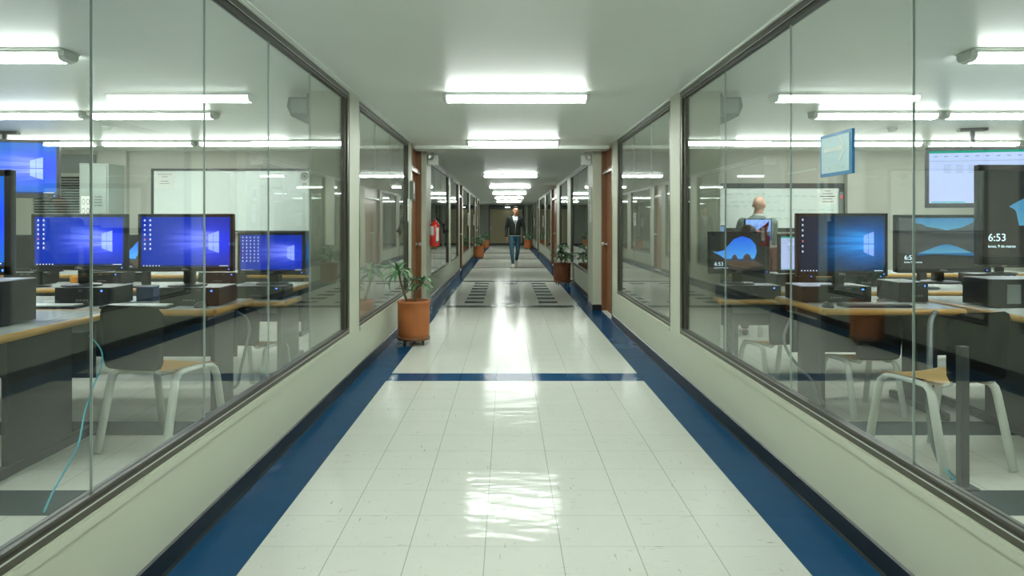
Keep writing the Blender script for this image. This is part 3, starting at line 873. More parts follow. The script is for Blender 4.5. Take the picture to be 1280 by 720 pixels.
# ------------------------------------------------------------------ chairs
def make_chair():
    r = empty('lab_chair')
    sb = MB()   # seat: thin curved ply
    nx, ny = 8, 8
    def sz(u, v):
        return .445 - .012 * (1 - (2 * u - 1) ** 2) - .03 * max(0, (v - .8) / .2) ** 2 + .01 * (1 - v)
    g = [[sb.bm.verts.new(((u / nx - .5) * .40 * (1 - .12 * abs(v / ny - .5)), (v / ny) * .40 - .02, sz(u / nx, v / ny))) for u in range(nx + 1)] for v in range(ny + 1)]
    for v in range(ny):
        for u in range(nx):
            f = sb.bm.faces.new((g[v][u], g[v][u + 1], g[v + 1][u + 1], g[v + 1][u])); f.smooth = True
    bmesh.ops.solidify(sb.bm, geom=sb.bm.faces[:], thickness=.014)
    sb.build('seat', 'chair_seat', r)
    # backrest with round top corners
    bk = MB(); n = 10
    outline = []
    for k in range(n + 1):
        an = PI / 2 * k / n; outline.append((.205 - .07 + .07 * math.cos(an), .80 - .07 + .07 * math.sin(an)))
    outline += [(-x, z) for x, z in outline[::-1]]
    for k in range(n + 1):
        an = PI / 2 * k / n; outline.append((-.19 + .04 - .04 * math.cos(an), .46 + .04 - .04 * math.sin(an)))
    outline += [(-x, z) for x, z in outline[-(n + 1):][::-1]]
    def yb(x, z): return -.055 - .06 * (z - .45) + .035 * (1 - (x / .205) ** 2) * -1
    cols = 12
    zr = [.46, .47, .50, .56, .64, .70, .73, .76, .785, .80]
    def halfw(z):
        if z > .73: return .135 + .07 * math.sqrt(max(0, 1 - ((z - .73) / .07) ** 2))
        if z < .50: return .15 + .04 * math.sqrt(max(0, 1 - ((.50 - z) / .04) ** 2))
        return .19 + .015 * (z - .5) / .23
    g = [[bk.bm.verts.new((halfw(z) * (2 * u / cols - 1), yb(halfw(z) * (2 * u / cols - 1), z), z)) for u in range(cols + 1)] for z in zr]
    for i in range(len(zr) - 1):
        for u in range(cols):
            f = bk.bm.faces.new((g[i][u], g[i][u + 1], g[i + 1][u + 1], g[i + 1][u])); f.smooth = True
    bmesh.ops.solidify(bk.bm, geom=bk.bm.faces[:], thickness=.014)
    bk.build('backrest', 'chair_back', r)
    for s in (-1, 1):
        fr = MB(); x = s * .205
        pts = [(x + s * .01, -.08, 0.004), (x, .00, .36), (x - s * .004, .012, .40), (x - s * .008, .04, .425), (x - s * .01, .10, .432), (x - s * .01, .24, .432), (x - s * .008, .30, .425), (x - s * .004, .33, .40), (x, .345, .36), (x + s * .01, .41, .004)]
        fr.tube(pts, .016, 8, flat=(.014, .028))
        fr.build('side_frame', 'chair_leg', r)
        bt = MB().tube([(s * .13, .12, .428), (s * .13, .0, .425), (s * .13, -.035, .44), (s * .13, -.050, .48), (s * .13, -.052, .53)], .009, 8, flat=(.013, .006))
        bt.build('back_bracket', 'chair_leg', r)
    MB().tube([(-.20, .10, .428), (.20, .10, .428)], .010, 8).tube([(-.20, .27, .425), (.20, .27, .425)], .010, 8).build('cross_bar', 'metal', r)
    return r
C0 = make_chair(); cu = [False]
def chair(x, y, label, group, sc_=1.0, rz=0):
    o = C0 if not cu[0] else copy_tree(C0); cu[0] = True
    o.location = (x, y, 0); o.rotation_euler = (0, 0, rz); o.scale = (sc_,) * 3
    tag(o, label, 'chair', group)
gl, gr = 'chairs in the left hand lab', 'chairs in the right hand lab'
chair(-2.08, 4.10, 'dark-backed chair with plywood seat pulled out from the desk with two blue monitors', gl, 1.06, math.radians(-15))
chair(-1.99, 5.465, 'smaller-looking dark-backed chair tucked at the low desk near the column', gl, .85, math.radians(-16))
chair(-3.9, 7.5, 'chair behind the fourth desk row, before the whiteboard', gl)
chair(2.42, 3.80, 'dark-backed chair nearest the lab glass, in front of the yellow-edged desk', gr, 1.06, math.radians(16))
chair(2.12, 5.53, 'dark-backed chair tucked at the narrow desk under the arch-picture monitor', gr, .84, math.radians(14))
chair(2.67, 7.82, 'chair on which the dark-haired person sits', gr)
chair(2.47, 4.86, 'dark-backed chair pushed right under the short desk of the dark blue monitor', gr, .86, math.radians(8))

# cables
def cable(name, pts, rad, m, label):
    n = len(pts); P = [Vector(p) for p in pts]; out = []
    for i in range(n - 1):
        p0, p1, p2, p3 = P[max(i - 1, 0)], P[i], P[i + 1], P[min(i + 2, n - 1)]
        for k in range(8):
            t = k / 8
            out.append(.5 * ((2 * p1) + (-p0 + p2) * t + (2 * p0 - 5 * p1 + 4 * p2 - p3) * t * t + (-p0 + 3 * p1 - 3 * p2 + p3) * t ** 3))
    out.append(P[-1])
    return tag(MB().tube(out, rad, 6).build(name, m), label, 'cable')
def at(px, py, d): return ((px - 634) * d / 900, d, max(.006, H - (py - 279) * d / 900))
cable('network_cable', [at(112, 420, 4.35), at(126, 437, 4.2), at(127, 455, 4.1), at(118, 480, 3.9), at(106, 515, 3.7), at(98, 555, 3.5), at(80, 590, 3.3), at(66, 615, 3.15), at(55, 640, 3.05)], .0045, 'cable_blue', 'thin cyan cable hanging from the nearest desk down to the floor')
cable('power_cable', [at(296, 390, 5.0), at(308, 398, 5.0), at(312, 415, 4.95), at(306, 440, 4.9), at(300, 465, 4.8), at(297, 480, 4.75), at(288, 488, 4.8)], .010, 'cable_grey', 'thick grey cable hanging beside the tucked chair near the column')
cable('power_cable', [at(1170, 390, 4.62), at(1163, 405, 4.55), at(1162, 470, 4.2), at(1162, 520, 3.9), at(1168, 555, 3.75), at(1180, 585, 3.68), at(1192, 598, 3.66)], .018, 'cable_grey', 'bundle of grey cables hanging from the yellow-edged desk to the floor')
cable('network_cable', [at(1176, 575, 3.70), at(1184, 590, 3.64), at(1190, 597, 3.60), at(1196, 602, 3.58)], .006, 'cable_blue', 'short cyan cable end beside the grey cable bundle on the floor')
cable('power_cable', [at(990, 395, 5.0), at(980, 420, 4.95), at(985, 440, 4.9), at(1000, 460, 4.85), at(1014, 475, 4.8), at(1024, 497, 4.75), at(1032, 508, 5.0)], .011, 'cable_grey', 'curved grey cable beside the tucked chair, below the dark blue monitor')
# square table post on the right
tag(MB().box(2.225, 2.268, 3.53, 3.573, .0, .70, .003).box(2.2, 2.30, 3.50, 3.60, 0, .012).build('cable_post', 'desk_panel'), 'slim dark square floor post rising beside the grey cable bundle', 'post')

# ------------------------------------------------------------------ boards, cabinet, blinds, notices
def whiteboard(x0, x1, z0, z1, fw, label, m='board_frame'):
    y = 10.745; r = empty('whiteboard', ((x0 + x1) / 2, y, z0))
    w = (x1 - x0) / 2; h = z1 - z0
    MB().box(-w + fw, w - fw, -.018, 0, fw, h - fw).build('surface', 'board', r)
    f = MB().box(-w, w, -.03, 0, 0, fw).box(-w, w, -.03, 0, h - fw, h).box(-w, -w + fw, -.03, 0, fw, h - fw).box(w - fw, w, -.03, 0, fw, h - fw)
    f.build('frame', m, r)
    MB().box(-w * .5, w * .5, -.09, -.03, 0, .015).build('pen_tray', 'metal', r)
    tag(r, label, 'whiteboard'); return r
wl = whiteboard(-5.30, -2.80, 1.16, 2.12, .035, 'blank whiteboard with thin dark frame on the far wall of the left hand lab')
wr = whiteboard(2.75, 5.02, 1.16, 1.90, .075, 'handwritten whiteboard with thick black frame behind the bald man')
# marker writing
random.seed(5); mk = MB()
for ln_, (z, x0, n) in enumerate(((.58, -.93, 7), (.46, -.55, 6), (.34, .0, 7), (.22, .1, 6), (.55, .0, 6), (.40, -.9, 5))):
    x = x0
    for wd in range(n):
        L = random.uniform(.05, .13); pts = []
        k = 0
        while k * .012 < L:
            pts.append((x + k * .012, -.0205, z + random.uniform(-.014, .014))); k += 1
        if len(pts) > 2: mk.tube(pts, .0028, 4)
        x += L + .04
mk.build('handwriting', 'marker', wr)
def sheet(name, x, y, z, w, h, label, lines, facing='-y', big=True, m='paper', cat='notice', parent=None):
    r = empty(name, (x, y, z))
    rz = {'-y': 0, '+x': PI / 2, '-x': -PI / 2}[facing]
    r.rotation_euler = (0, 0, rz)
    MB().box(-w / 2, w / 2, -.002, 0, 0, h).build('sheet', m, r)
    if lines:
        q = MB(); random.seed(len(lines) + int(w * 1000))
        for fr, ll, th in lines: q.box(-w * ll / 2, w * ll / 2, -.0028, -.002, h * fr, h * (fr + th))
        q.build('printed_text', 'ink', r)
    tag(r, label, cat); return r
TL = [(.85, .72, .03), (.70, .3, .03), (.42, .4, .03), (.28, .5, .03)]
sheet('paper_notice', -5.10, 10.725, 1.83, .29, .235, 'white printed notice taped to the upper corner of the blank whiteboard', TL)
sheet('paper_notice', 4.77, 10.725, 1.585, .29, .23, 'cream printed notice taped to the corner of the handwritten whiteboard', [(.85, .3, .04), (.68, .5, .04), (.5, .75, .05), (.33, .5, .04), (.16, .55, .05)])
# prohibition sign on the left whiteboard
r = sheet('prohibition_notice', -3.02, 10.725, 1.86, .13, .22, 'small sign with a black crossed circle at the whiteboard corner near the column', [(.12, .5, .05), (.05, .6, .03)])
t = MB(); N = 24
for k in range(N):
    a0, a1 = 2 * PI * k / N, 2 * PI * (k + 1) / N
    c = lambda a, rr: (rr * math.cos(a), -.0035, .145 + rr * math.sin(a))
    t.quad(c(a0, .038), c(a1, .038), c(a1, .052), c(a0, .052))
t.box(-.045, .045, -.0036, -.0032, .142, .150).box(-.015, .018, -.0036, -.0032, .125, .165)
bmesh.ops.rotate(t.bm, cent=(0, 0, .145), matrix=Matrix.Rotation(.7, 3, 'Y'), verts=t.bm.verts)
t.build('symbol', 'ink', r)
# electrical cabinet
r = empty('electrical_cabinet', (-5.88, 10.42, 0))
MB().box(-.21, .21, -.18, .32, .05, 2.16, .01).build('body', 'cabinet', r)
d_ = MB().box(-.19, .19, -.20, -.18, .10, 2.12, .006).build('door', 'cabinet', r)
MB().box(.14, .165, -.215, -.20, 1.30, 1.36).box(-.165, -.14, -.215, -.20, 1.30, 1.36).build('latch', 'black', d_)
MB().box(-.22, .22, -.16, .32, 0, .05).build('plinth', 'black', r)
v = MB()
for k in range(4): v.box(.02, .13, -.204, -.20, 1.55 + k * .04, 1.57 + k * .04)
v.build('vent_slot', 'grey_plastic', d_)
tag(r, 'tall grey-green electrical cabinet beside the blank whiteboard', 'cabinet')
r = sheet('safety_notice', -5.98, 10.2175, 1.40, .135, .29, 'white notice with four round symbols on the electrical cabinet', [])
t = MB()
for cx in (-.032, .032):
    for cz in (.08, .21):
        for k in range(16):
            a0, a1 = 2 * PI * k / 16, 2 * PI * (k + 1) / 16
            c = lambda a, rr: (cx + rr * .75 * math.cos(a), -.0035, cz + rr * 1.3 * math.sin(a))
            t.quad(c(a0, .024), c(a1, .024), c(a1, .030), c(a0, .030))
t.build('symbol', 'red_box', r)
# window with slats on the far left wall
r = struct(empty('window_16', (-6.75, 10.74, 1.0)))
f = MB()
f.box(-.85, .62, -.03, 0, 1.05, 1.33).build('upper_box', 'grey_plastic', r)
f = MB().box(-.85, -.80, -.04, 0, -.2, 1.05).box(-.62, -.30, -.05, 0, -.2, 1.0).box(.42, .62, -.05, 0, -.2, 1.04).box(-.85, .62, -.04, 0, 1.0, 1.05)
f.build('frame', 'lab_wall', r)
f = MB().box(-.80, .42, -.012, 0, -.2, 1.0).build('pane', 'screen_off', r)
sl = MB()
for k in range(30):
    z = -.18 + k * .039
    sl.prism([(-.045, z), (-.03, z + .018), (-.028, z + .018), (-.043, z)], 0, -.30, .42); sl.prism([(-.045, z), (-.03, z + .018), (-.028, z + .018), (-.043, z)], 0, -.80, -.62)
sl.build('slat', 'blind', r)
# speakers on the lab side of the columns
def speaker(x, s, lb):
    r = empty('wall_speaker', (x, 5.98, 2.20))
    mb = MB()
    pr = [(0, .135), (s * .17, .135), (s * .185, .06), (s * .15, -.02), (s * .07, -.06), (0, -.02)]
    mb.prism(pr, 1, -.11, .11); mb.build('cabinet', 'grey_plastic', r)
    MB().box(min(s * .02, s * .15), max(s * .02, s * .15), -.118, -.11, .0, .12, .003).build('grille', 'seal', r)
    MB().box(min(0, s * .04), max(0, s * .04), -.03, .03, .13, .178).build('bracket', 'black', r)
    tag(r, lb, 'loudspeaker', 'loudspeakers by the columns')
speaker(-1.612, -1, 'grey angular loudspeaker under the lab ceiling near the blank whiteboard corner')
speaker(1.737, 1, 'grey angular loudspeaker under the lab ceiling beside the row with the arrow sign')
def detector(x, y, lb):
    r = empty('smoke_detector', (x, y, CEIL))
    MB().lathe([(.055, 0), (.055, -.015), (.048, -.02)], seg=20).build('base', 'white_plastic', r)
    MB().lathe([(.046, -.018), (.044, -.035), (.03, -.048), (.005, -.05)], seg=20).build('sensor', 'white_plastic', r)
    tag(r, lb, 'smoke detector', 'smoke detectors')
detector(-4.42, 7.95, 'round white smoke detector on the ceiling above the electrical cabinet')
detector(4.33, 8.1, 'round white smoke detector on the ceiling near the spreadsheet display')
# arrow sign on the right glass
xs = GR - .012
r = empty('arrow_sign', (xs, 3.12, 1.50))
W, Hh = .30, .185
za = H - (222 - 279) * 3.27 / 900 - 1.50
MB().box(-.006, .006, -W / 2, W / 2, za, za + Hh).build('frame', 'sign_blue', r)
MB().box(-.0085, -.006, -W / 2 + .02, W / 2 - .018, za + .014, za + Hh - .014).build('face', 'sign_face', r)
# pointing toward the camera end (picture right)
cz = za + Hh * .62
mb = MB().box(-.0095, -.0084, -.075, .105, cz - .009, cz + .009)
for sg in (-1, 1):
    mb.prism([(-.095, cz), (-.082, cz + sg * .008), (-.035, cz + sg * .052), (-.055, cz + sg * .052), (-.103, cz + sg * .006)], 0, -.0096, -.0084)
mb.build('arrow', 'sign_arrow', r)
MB().box(-.0092, -.0084, -.125, .125, za + .052, za + .054).build('rule_line', 'sign_arrow', r)
text_part('sign_text', 'Sala Extensión', .03, 'sign_arrow', r, (-.0088, 0, za + .034), rot=(PI / 2, 0, -PI / 2), align='CENTER')
tag(r, 'blue-framed pale sign with an arrow on the lab glass', 'sign')
r = empty('wall_thermostat', (4.96, 10.71, 1.47)); MB().box(-.03, .03, -.03, 0, -.02, .30, .004).build('body', 'grey_plastic', r); MB().box(-.015, .015, -.034, -.03, .2, .25).build('indicator', 'icon_red', r)
tag(r, 'narrow grey device fixed on the frame of the handwritten whiteboard', 'device')

# ------------------------------------------------------------------ corridor fittings
def emergency(x, y, s, lb):
    r = empty('emergency_light', (x, y, 2.19))
    MB().box(-.075, .075, -.06, .06, 0, .15, .01).build('body', 'white_plastic', r)
    for k in (0,):
        mb = MB().lathe([(.03, 0), (.05, .02), (.052, .05), (.045, .055), (.03, .045), (.002, .04)], seg=20)
        mb.build('lamp_head', 'metal', r, (s * .02, -.06, .11), (PI / 2, 0, 0))
    MB().box(-.02, .02, -.02, .02, .15, .19).build('bracket', 'white_plastic', r)
    tag(r, lb, 'emergency light', 'emergency lights at the beam')
emergency(1.20, 11.0, 1, 'white emergency lamp under the ceiling beam on the side of the larger doorway')
emergency(-1.13, 11.0, -1, 'white emergency lamp under the ceiling beam, above the fire extinguisher')
r = empty('wall_intercom', (1.28, 11.05, 1.65)); MB().box(-.035, 0, -.06, .06, 0, .21, .006).build('body', 'white_plastic', r); MB().box(-.037, -.035, -.045, .045, .05, .18).build('display', 'teal', r)
tag(r, 'teal-fronted control unit on the column beside the open-side doorway', 'control unit')
sheet('paper_notice', 1.281, 11.1, 1.32, .18, .27, 'white paper strip on the column below the teal control unit', [(.85, .6, .03), (.6, .7, .02), (.5, .7, .02)], '-x')
r = empty('wall_intercom', (XL, 9.5, 1.62)); MB().box(0, .05, -.05, .05, 0, .24, .006).build('body', 'grey_plastic', r); MB().box(.05, .053, -.035, .035, .08, .22).build('display', 'white_plastic', r); MB().box(.02, .06, -.02, .02, -.02, .02, .004).build('key_reader', 'grey_plastic', r)
tag(r, 'grey control unit beside the wooden doorway, above the potted plant', 'control unit')
sheet('paper_notice', XL - .002, 9.31, 1.33, .10, .29, 'narrow white paper notice on the bronze window frame by the control unit', [(.8, .5, .04), (.6, .5, .03), (.45, .5, .03), (.3, .5, .03)], '+x')

# fire extinguisher
r = empty('fire_extinguisher', (-1.125, 11.2, .95))
MB().lathe([(.06, 0), (.074, .012), (.076, .03), (.076, .30), (.070, .335), (.05, .365), (.028, .38), (.024, .40)], seg=28).build('cylinder', 'red', r)
MB().lathe([(.02, .40), (.026, .405), (.026, .43), (.012, .44)], seg=16).box(-.012, .012, -.05, .03, .435, .447, .003).box(-.012, .012, -.06, .02, .465, .475, .003).build('valve', 'black', r)
MB().lathe([(.018, -.01), (.018, .01)], .0, -.03, 14).build('gauge', 'metal', r, (0, -.0, .42))
lb = MB()
def curved(a0, a1, z0, z1, rad=.0775, n=8):
    for k in range(n):
        p, q = a0 + (a1 - a0) * k / n, a0 + (a1 - a0) * (k + 1) / n
        lb.quad((rad * math.cos(p), rad * math.sin(p), z0), (rad * math.cos(q), rad * math.sin(q), z0), (rad * math.cos(q), rad * math.sin(q), z1), (rad * math.cos(p), rad * math.sin(p), z1))
curved(-2.6, -1.7, .17, .31); lb.build('paper_label', 'paper', r)
lb = MB(); curved(-1.25, -.55, .08, .29); lb.mi = 1; curved(-1.2, -.7, .05, .08, .078)
lb.build('instruction_label', ['paper', 'teal'], r)
hs = MB().tube([(.01, -.02, .42), (.07, -.03, .42), (.11, -.03, .39), (.12, -.03, .35), (.13, -.03, .33)], .011, 8)
hs.build('hose', 'black', r)
hn = MB().tube([(.125, -.03, .345), (.15, -.03, .29), (.18, -.03, .21)], [.018, .03, .052], 14); hn.build('horn', 'black', r)
MB().box(-.08, -.03, -.03, .03, .25, .29).box(-.085,-.08,-.05,.05,.1,.40).build('wall_bracket', 'metal', r)
tag(r, 'red fire extinguisher with black horn hung on the column', 'fire extinguisher')

# posted sheets farther down the corridor
for (x, y, z, f, l) in ((XL + .012, 23.4, 1.22, '+x', 'white sheet hung on the wall past the second far doorway'), (XL + .012, 27.4, 1.22, '+x', 'white sheet hung on glass near the third wooden doorway'), (XL + .012, 30.8, 1.18, '+x', 'white sheet hung beside the last wooden doorway before the alcove'),
                        (XR - .012, 27.9, 1.18, '-x', 'white sheet on the glass past the double wooden doorway'), (XR - .012, 36.8, 1.14, '-x', 'farthest white sheet on the glass near the end of the corridor')):
    sheet('wall_poster', x, y, z, .5, .42, l, [(.8, .6, .05), (.6, .7, .03), (.5, .7, .03), (.4, .5, .03)], f, cat='poster')

# ------------------------------------------------------------------ potted plants
def leaf(mb, base, az, ln, up, droop, w, seg=8):
    """arching lance-shaped leaf with a fold"""
    p = Vector(base); d = Vector((math.cos(az), math.sin(az), 0)); side = Vector((-math.sin(az), math.cos(az), 0))
    el = up; L = ln / seg; rows_ = []
    for i in range(seg + 1):
        t = i / seg
        ww = w * (math.sin(PI * min(1, t * .93 + .07)) ** .8) * (1 - t * .25) if i < seg else .0005
        nrm = Vector((-math.sin(el) * math.cos(az), -math.sin(el) * math.sin(az), math.cos(el)))
        rows_.append([mb.bm.verts.new(p - side * ww + nrm * ww * .35), mb.bm.verts.new(p), mb.bm.verts.new(p + side * ww + nrm * ww * .35)])
        p = p + (d * math.cos(el) + Vector((0, 0, math.sin(el)))) * L
        el -= droop / seg
    for i in range(seg):
        for k in range(2):
            f = mb.bm.faces.new((rows_[i][k], rows_[i][k + 1], rows_[i + 1][k + 1], rows_[i + 1][k])); f.smooth = True
def pot(x, y, rad, h, label, stems, old=False, seed=1):
    random.seed(seed)
    r = empty('potted_plant', (x, y, 0)); z = .075
    m = 'terracotta_dark' if old else 'terracotta'
    MB().lathe([(rad * .90, z), (rad * .96, z + .02), (rad * .985, z + .08), (rad, z + h * .6), (rad * 1.0, z + h - .035), (rad * 1.03, z + h - .03), (rad * 1.03, z + h - .004), (rad * 1.0, z + h), (rad * .93, z + h), (rad * .91, z + h - .03), (rad * .9, z + h - .06)], seg=40).build('pot', m, r)
    MB().lathe([(rad * .895, z + h - .065), (rad * .895, z + h - .05), (rad * .5, z + h - .042), (.01, z + h - .045)], seg=32).build('soil', 'soil', r)
    MB().lathe([(rad * .95, z - .022), (rad * 1.02, z - .020), (rad * 1.03, z + .012), (rad * .96, z + .016)], seg=32).build('dolly_tray', 'wood' if not old else 'terracotta_dark', r)
    for k in range(4):
        an = PI / 4 + k * PI / 2 + .15
        cx, cy = rad * .80 * math.cos(an), rad * .80 * math.sin(an)
        c = MB().box(cx - .012, cx + .012, cy - .016, cy + .016, .03, z - .022)
        b2 = bmesh.new(); bmesh.ops.create_cone(b2, cap_ends=True, segments=16, radius1=.026, radius2=.026, depth=.02)
        c._merge(b2, Matrix.Translation((cx, cy, .026)) @ Matrix.Rotation(PI / 2, 4, 'Y'))
        c.build('caster', 'black', r)
    for (pts, crown) in stems:
        top = z + h - .05
        P = [Vector((p[0], p[1], top + p[2])) for p in pts]
        st = MB().tube(P, [.014 - .004 * i / (len(P) - 1) for i in range(len(P))], 8).build('stem', 'stem', r)
        fo = MB()
        for (t, n, ln, u0, u1, w, dr) in crown:
            f = t * (len(P) - 1); i = min(int(f), len(P) - 2); b0 = P[i].lerp(P[i + 1], f - i)
            for k in range(n):
                fo.mi = 1 if random.random() < .35 else 0
                lf = leaf
                v0 = len(fo.bm.faces)
                leaf(fo, b0 + Vector((0, 0, random.uniform(-.015, .015))), 2 * PI * k / n + random.uniform(-.35, .35), ln * random.uniform(.75, 1.1), random.uniform(u0, u1), dr * random.uniform(.7, 1.25), w * random.uniform(.8, 1.15))
                fo.bm.faces.ensure_lookup_table()
                for fi in range(v0, len(fo.bm.faces)): fo.bm.faces[fi].material_index = fo.mi
        fo.build('foliage', ['leaf', 'leaf_pale'], r, norm=False)
    tag(r, label, 'potted plant', 'potted plants along the corridor')
    return r
pot(-1.01, 7.78, .172, .40, 'terracotta pot on casters with two-stemmed dracaena, nearest in the corridor', [
    ([(-.06, 0, 0), (-.10, -.01, .12), (-.14, -.02, .25), (-.16, -.02, .36)], [(1, 9, .27, .3, .9, .026, 1.9), (.9, 8, .27, -.1, .5, .027, 1.7), (1, 4, .2, .9, 1.3, .022, 1.0)]),
    ([(.02, .01, 0), (.01, .0, .10), (.05, 0, .18), (.10, 0, .24)], [(1, 8, .21, .3, 1.1, .028, 2.0), (.85, 6, .19, -.2, .5, .028, 1.3), (.5, 2, .16, .6, .9, .034, 1.6)])], seed=11)
bush = [([(0, 0, 0), (-.03, 0, .12), (-.10, 0, .26)], [(1, 12, .24, .2, 1.1, .036, 1.8), (.7, 9, .24, 0, .6, .036, 1.5)]),
        ([(.04, 0, 0), (.08, 0, .12), (.14, .02, .22)], [(1, 10, .22, .1, 1.0, .036, 2.0), (.7, 7, .2, 0, .6, .034, 1.5)]),
        ([(-.03, .03, 0), (.0, .03, .2), (.03, .02, .36)], [(1, 11, .22, .3, 1.2, .036, 1.8), (.6, 7, .21, .1, .8, .034, 1.5)])]
pot(1.17, 15.35, .185, .385, 'worn brown pot on casters with leafy shrub, beside the glass past the column', bush, True, 5)
pot(-1.04, 26.2, .19, .40, 'terracotta pot with a bushy variegated plant before the third wooden doorway', bush, False, 8)
pot(-1.10, 36.0, .20, .40, 'terracotta pot with plant beside the far alcove, partly behind another pot', bush, False, 9)
pot(1.04, 35.6, .20, .40, 'terracotta pot with plant behind the walking man near the end wall', bush, False, 10)

# ------------------------------------------------------------------ people
def hand(mb, w, d, side, back=(0, 1, 0), curl=.5, sc_=1.0):
    """w wrist point, d direction of the forearm; side = vector toward the thumb; back = fingers curl away from it"""
    w, d, side, back = Vector(w), Vector(d).normalized(), Vector(side).normalized(), Vector(back).normalized()
    palm = w + d * .085 * sc_
    mb.cap(w, w + d * .02, .024 * sc_, .025 * sc_, 10)
    for k in range(4):
        o = side * (.027 - .018 * k) * sc_
        mb.cap(w + d * .015 + o * .6, palm + o, .016 * sc_, .0115 * sc_, 8)
        ln = (.072, .080, .074, .058)[k] * sc_
        p = palm + o; dd = d.copy()
        for j in range(3):
            q = p + dd * ln * (.45, .32, .23)[j]
            mb.cap(p, q, (.0095 - .0008 * j) * sc_, (.0088 - .0008 * j) * sc_, 8)
            p = q; dd = (dd - back * curl * .55).normalized()
    p = w + d * .025 * sc_ + side * .024 * sc_
    q = p + (d * .8 + side * .8).normalized() * .038 * sc_
    mb.cap(p, q, .013 * sc_, .011 * sc_, 8); q2 = q + (d + side * .15 - back * .3).normalized() * .034 * sc_
    mb.cap(q, q2, .011 * sc_, .0085 * sc_, 8)

def head_shape(mb, c, yaw, s=1.0, bald=False):
    """c = centre of skull; face looks along -Y before yaw"""
    R = Matrix.Rotation(yaw, 3, 'Z'); c = Vector(c)
    def P(x, y, z): return c + R @ Vector((x, y, z)) * s
    e = (0, 0, yaw)
    mb.ell(P(0, .012, .025), (.076 * s, .096 * s, .090 * s), e)
    mb.ell(P(0, -.018, -.03), (.064 * s, .072 * s, .078 * s), e)
    mb.ell(P(0, -.045, -.085), (.034 * s, .034 * s, .028 * s), e)       # chin
    mb.ell(P(-.035, -.03, -.06), (.026 * s, .04 * s, .035 * s), e); mb.ell(P(.035, -.03, -.06), (.026 * s, .04 * s, .035 * s), e)
    mb.cap(P(0, -.088, .012), P(0, -.106, -.022), .009 * s, .014 * s, 8)  # nose
    mb.ell(P(0, -.083, .027), (.046 * s, .016 * s, .010 * s), e)          # brow
    mb.ell(P(0, -.082, -.052), (.026 * s, .014 * s, .010 * s), e)         # lips
    for sx in (-1, 1): mb.ell(P(sx * .079, .008, -.008), (.011 * s, .02 * s, .032 * s), e)
    return P
def face_details(r, P, s, e):
    q = MB()
    for sx in (-1, 1): q.ell(P(sx * .030, -.0835, .005), (.013 * s, .009 * s, .008 * s), e, 10)
    q.build('eyes', 'ink', r)
    q = MB()
    for sx in (-1, 1): q.ell(P(sx * .031, -.092, .026), (.020 * s, .008 * s, .0055 * s), e, 10)
    q.build('eyebrows', 'hair', r)
    q = MB(); q.ell(P(0, -.094, -.052), (.021 * s, .006 * s, .0045 * s), e, 10); q.build('lips', 'red_box', r)

# walking man
r = empty('person', (.225, 21.0, 0))
B = MB()
hc = (.02, -.05, 1.645); yaw = .35
P = head_shape(B, hc, yaw)
B.cap((.01, -.02, 1.44), (.018, -.035, 1.56), .055, .052)
sh = {'l': (-.185, 0, 1.42), 'r': (.19, 0, 1.42)}
el_ = {'l': (-.245, .04, 1.14), 'r': (.255, .03, 1.15)}
wr_ = {'l': (-.245, -.04, .90), 'r': (.27, -.05, .93)}
B.rings([(.84, 0, 0, .11, .07), (.92, 0, 0, .135, .085), (1.1, 0, 0, .13, .085), (1.3, 0, 0, .15, .095), (1.41, 0, 0, .14, .08), (1.47, 0, 0, .06, .05)]); B.cap((-.13, 0, 1.40), (.13, 0, 1.40), .045, .045)
for k in 'lr':
    B.cap(sh[k], el_[k], .045, .036); B.cap(el_[k], wr_[k], .036, .024)
    sx = -1 if k == 'l' else 1
    hand(B, wr_[k], (0.02 * sx, -.12, -1), (-sx * .35, -1, 0), (sx, 0, 0), .45)
kn = {'l': (-.095, -.17, .50), 'r': (.085, -.03, .50)}
an_ = {'l': (-.055, -.30, .10), 'r': (.045, .30, .19)}
for k, hx in (('l', -.082), ('r', .082)):
    B.cap((hx, 0, .88), kn[k], .062, .046); B.cap(kn[k], an_[k], .045, .032)
B.cap(an_['l'], (-.06, -.42, .05), .036, .028); B.cap(an_['r'], (.05, .22, .06), .036, .028)
remesh(B, 'body', 'skin', r, .009, 2)
face_details(r, P, 1, (0, 0, yaw))
h_ = MB(); R = Matrix.Rotation(yaw, 3, 'Z')
h_.ell(P(0, .022, .045), (.083, .094, .082), (0, 0, yaw)); h_.ell(P(0, -.035, .098), (.060, .045, .030), (0, 0, yaw))
for v in list(h_.bm.verts):
    l = R.transposed() @ (v.co - Vector(hc))
    if l.y < -.03 and l.z < .07: v.co += R @ Vector((0, .05, .02))
    if l.z < -.02: v.co.z = hc[2] - .02
remesh(h_, 'hair', 'hair', r, .008, 2)
T = MB()
T.rings([(.915, 0, 0, .150, .108), (.93, 0, 0, .164, .120), (.985, 0, 0, .166, .122), (1.0, 0, 0, .172, .126), (1.12, 0, 0, .166, .122), (1.28, 0, 0, .178, .126), (1.38, 0, 0, .175, .115), (1.45, 0, .005, .12, .085), (1.49, 0, .01, .07, .06)]); T.cap((-.15, 0, 1.405), (.15, 0, 1.405), .060, .060)
for k in 'lr':
    T.cap(sh[k], el_[k], .062, .053); T.cap(el_[k], wr_[k], .053, .040)
T.cap((-.07, .03, 1.47), (.07, .03, 1.47), .055, .055); T.cap((-.085, -.02, 1.46), (-.045, -.10, 1.38), .032, .022); T.cap((.085, -.02, 1.46), (.06, -.10, 1.38), .032, .022)
T.ell((0, .09, 1.40), (.11, .05, .09))
jk = remesh(T, 'hoodie', 'hoodie', r, .011, 3)
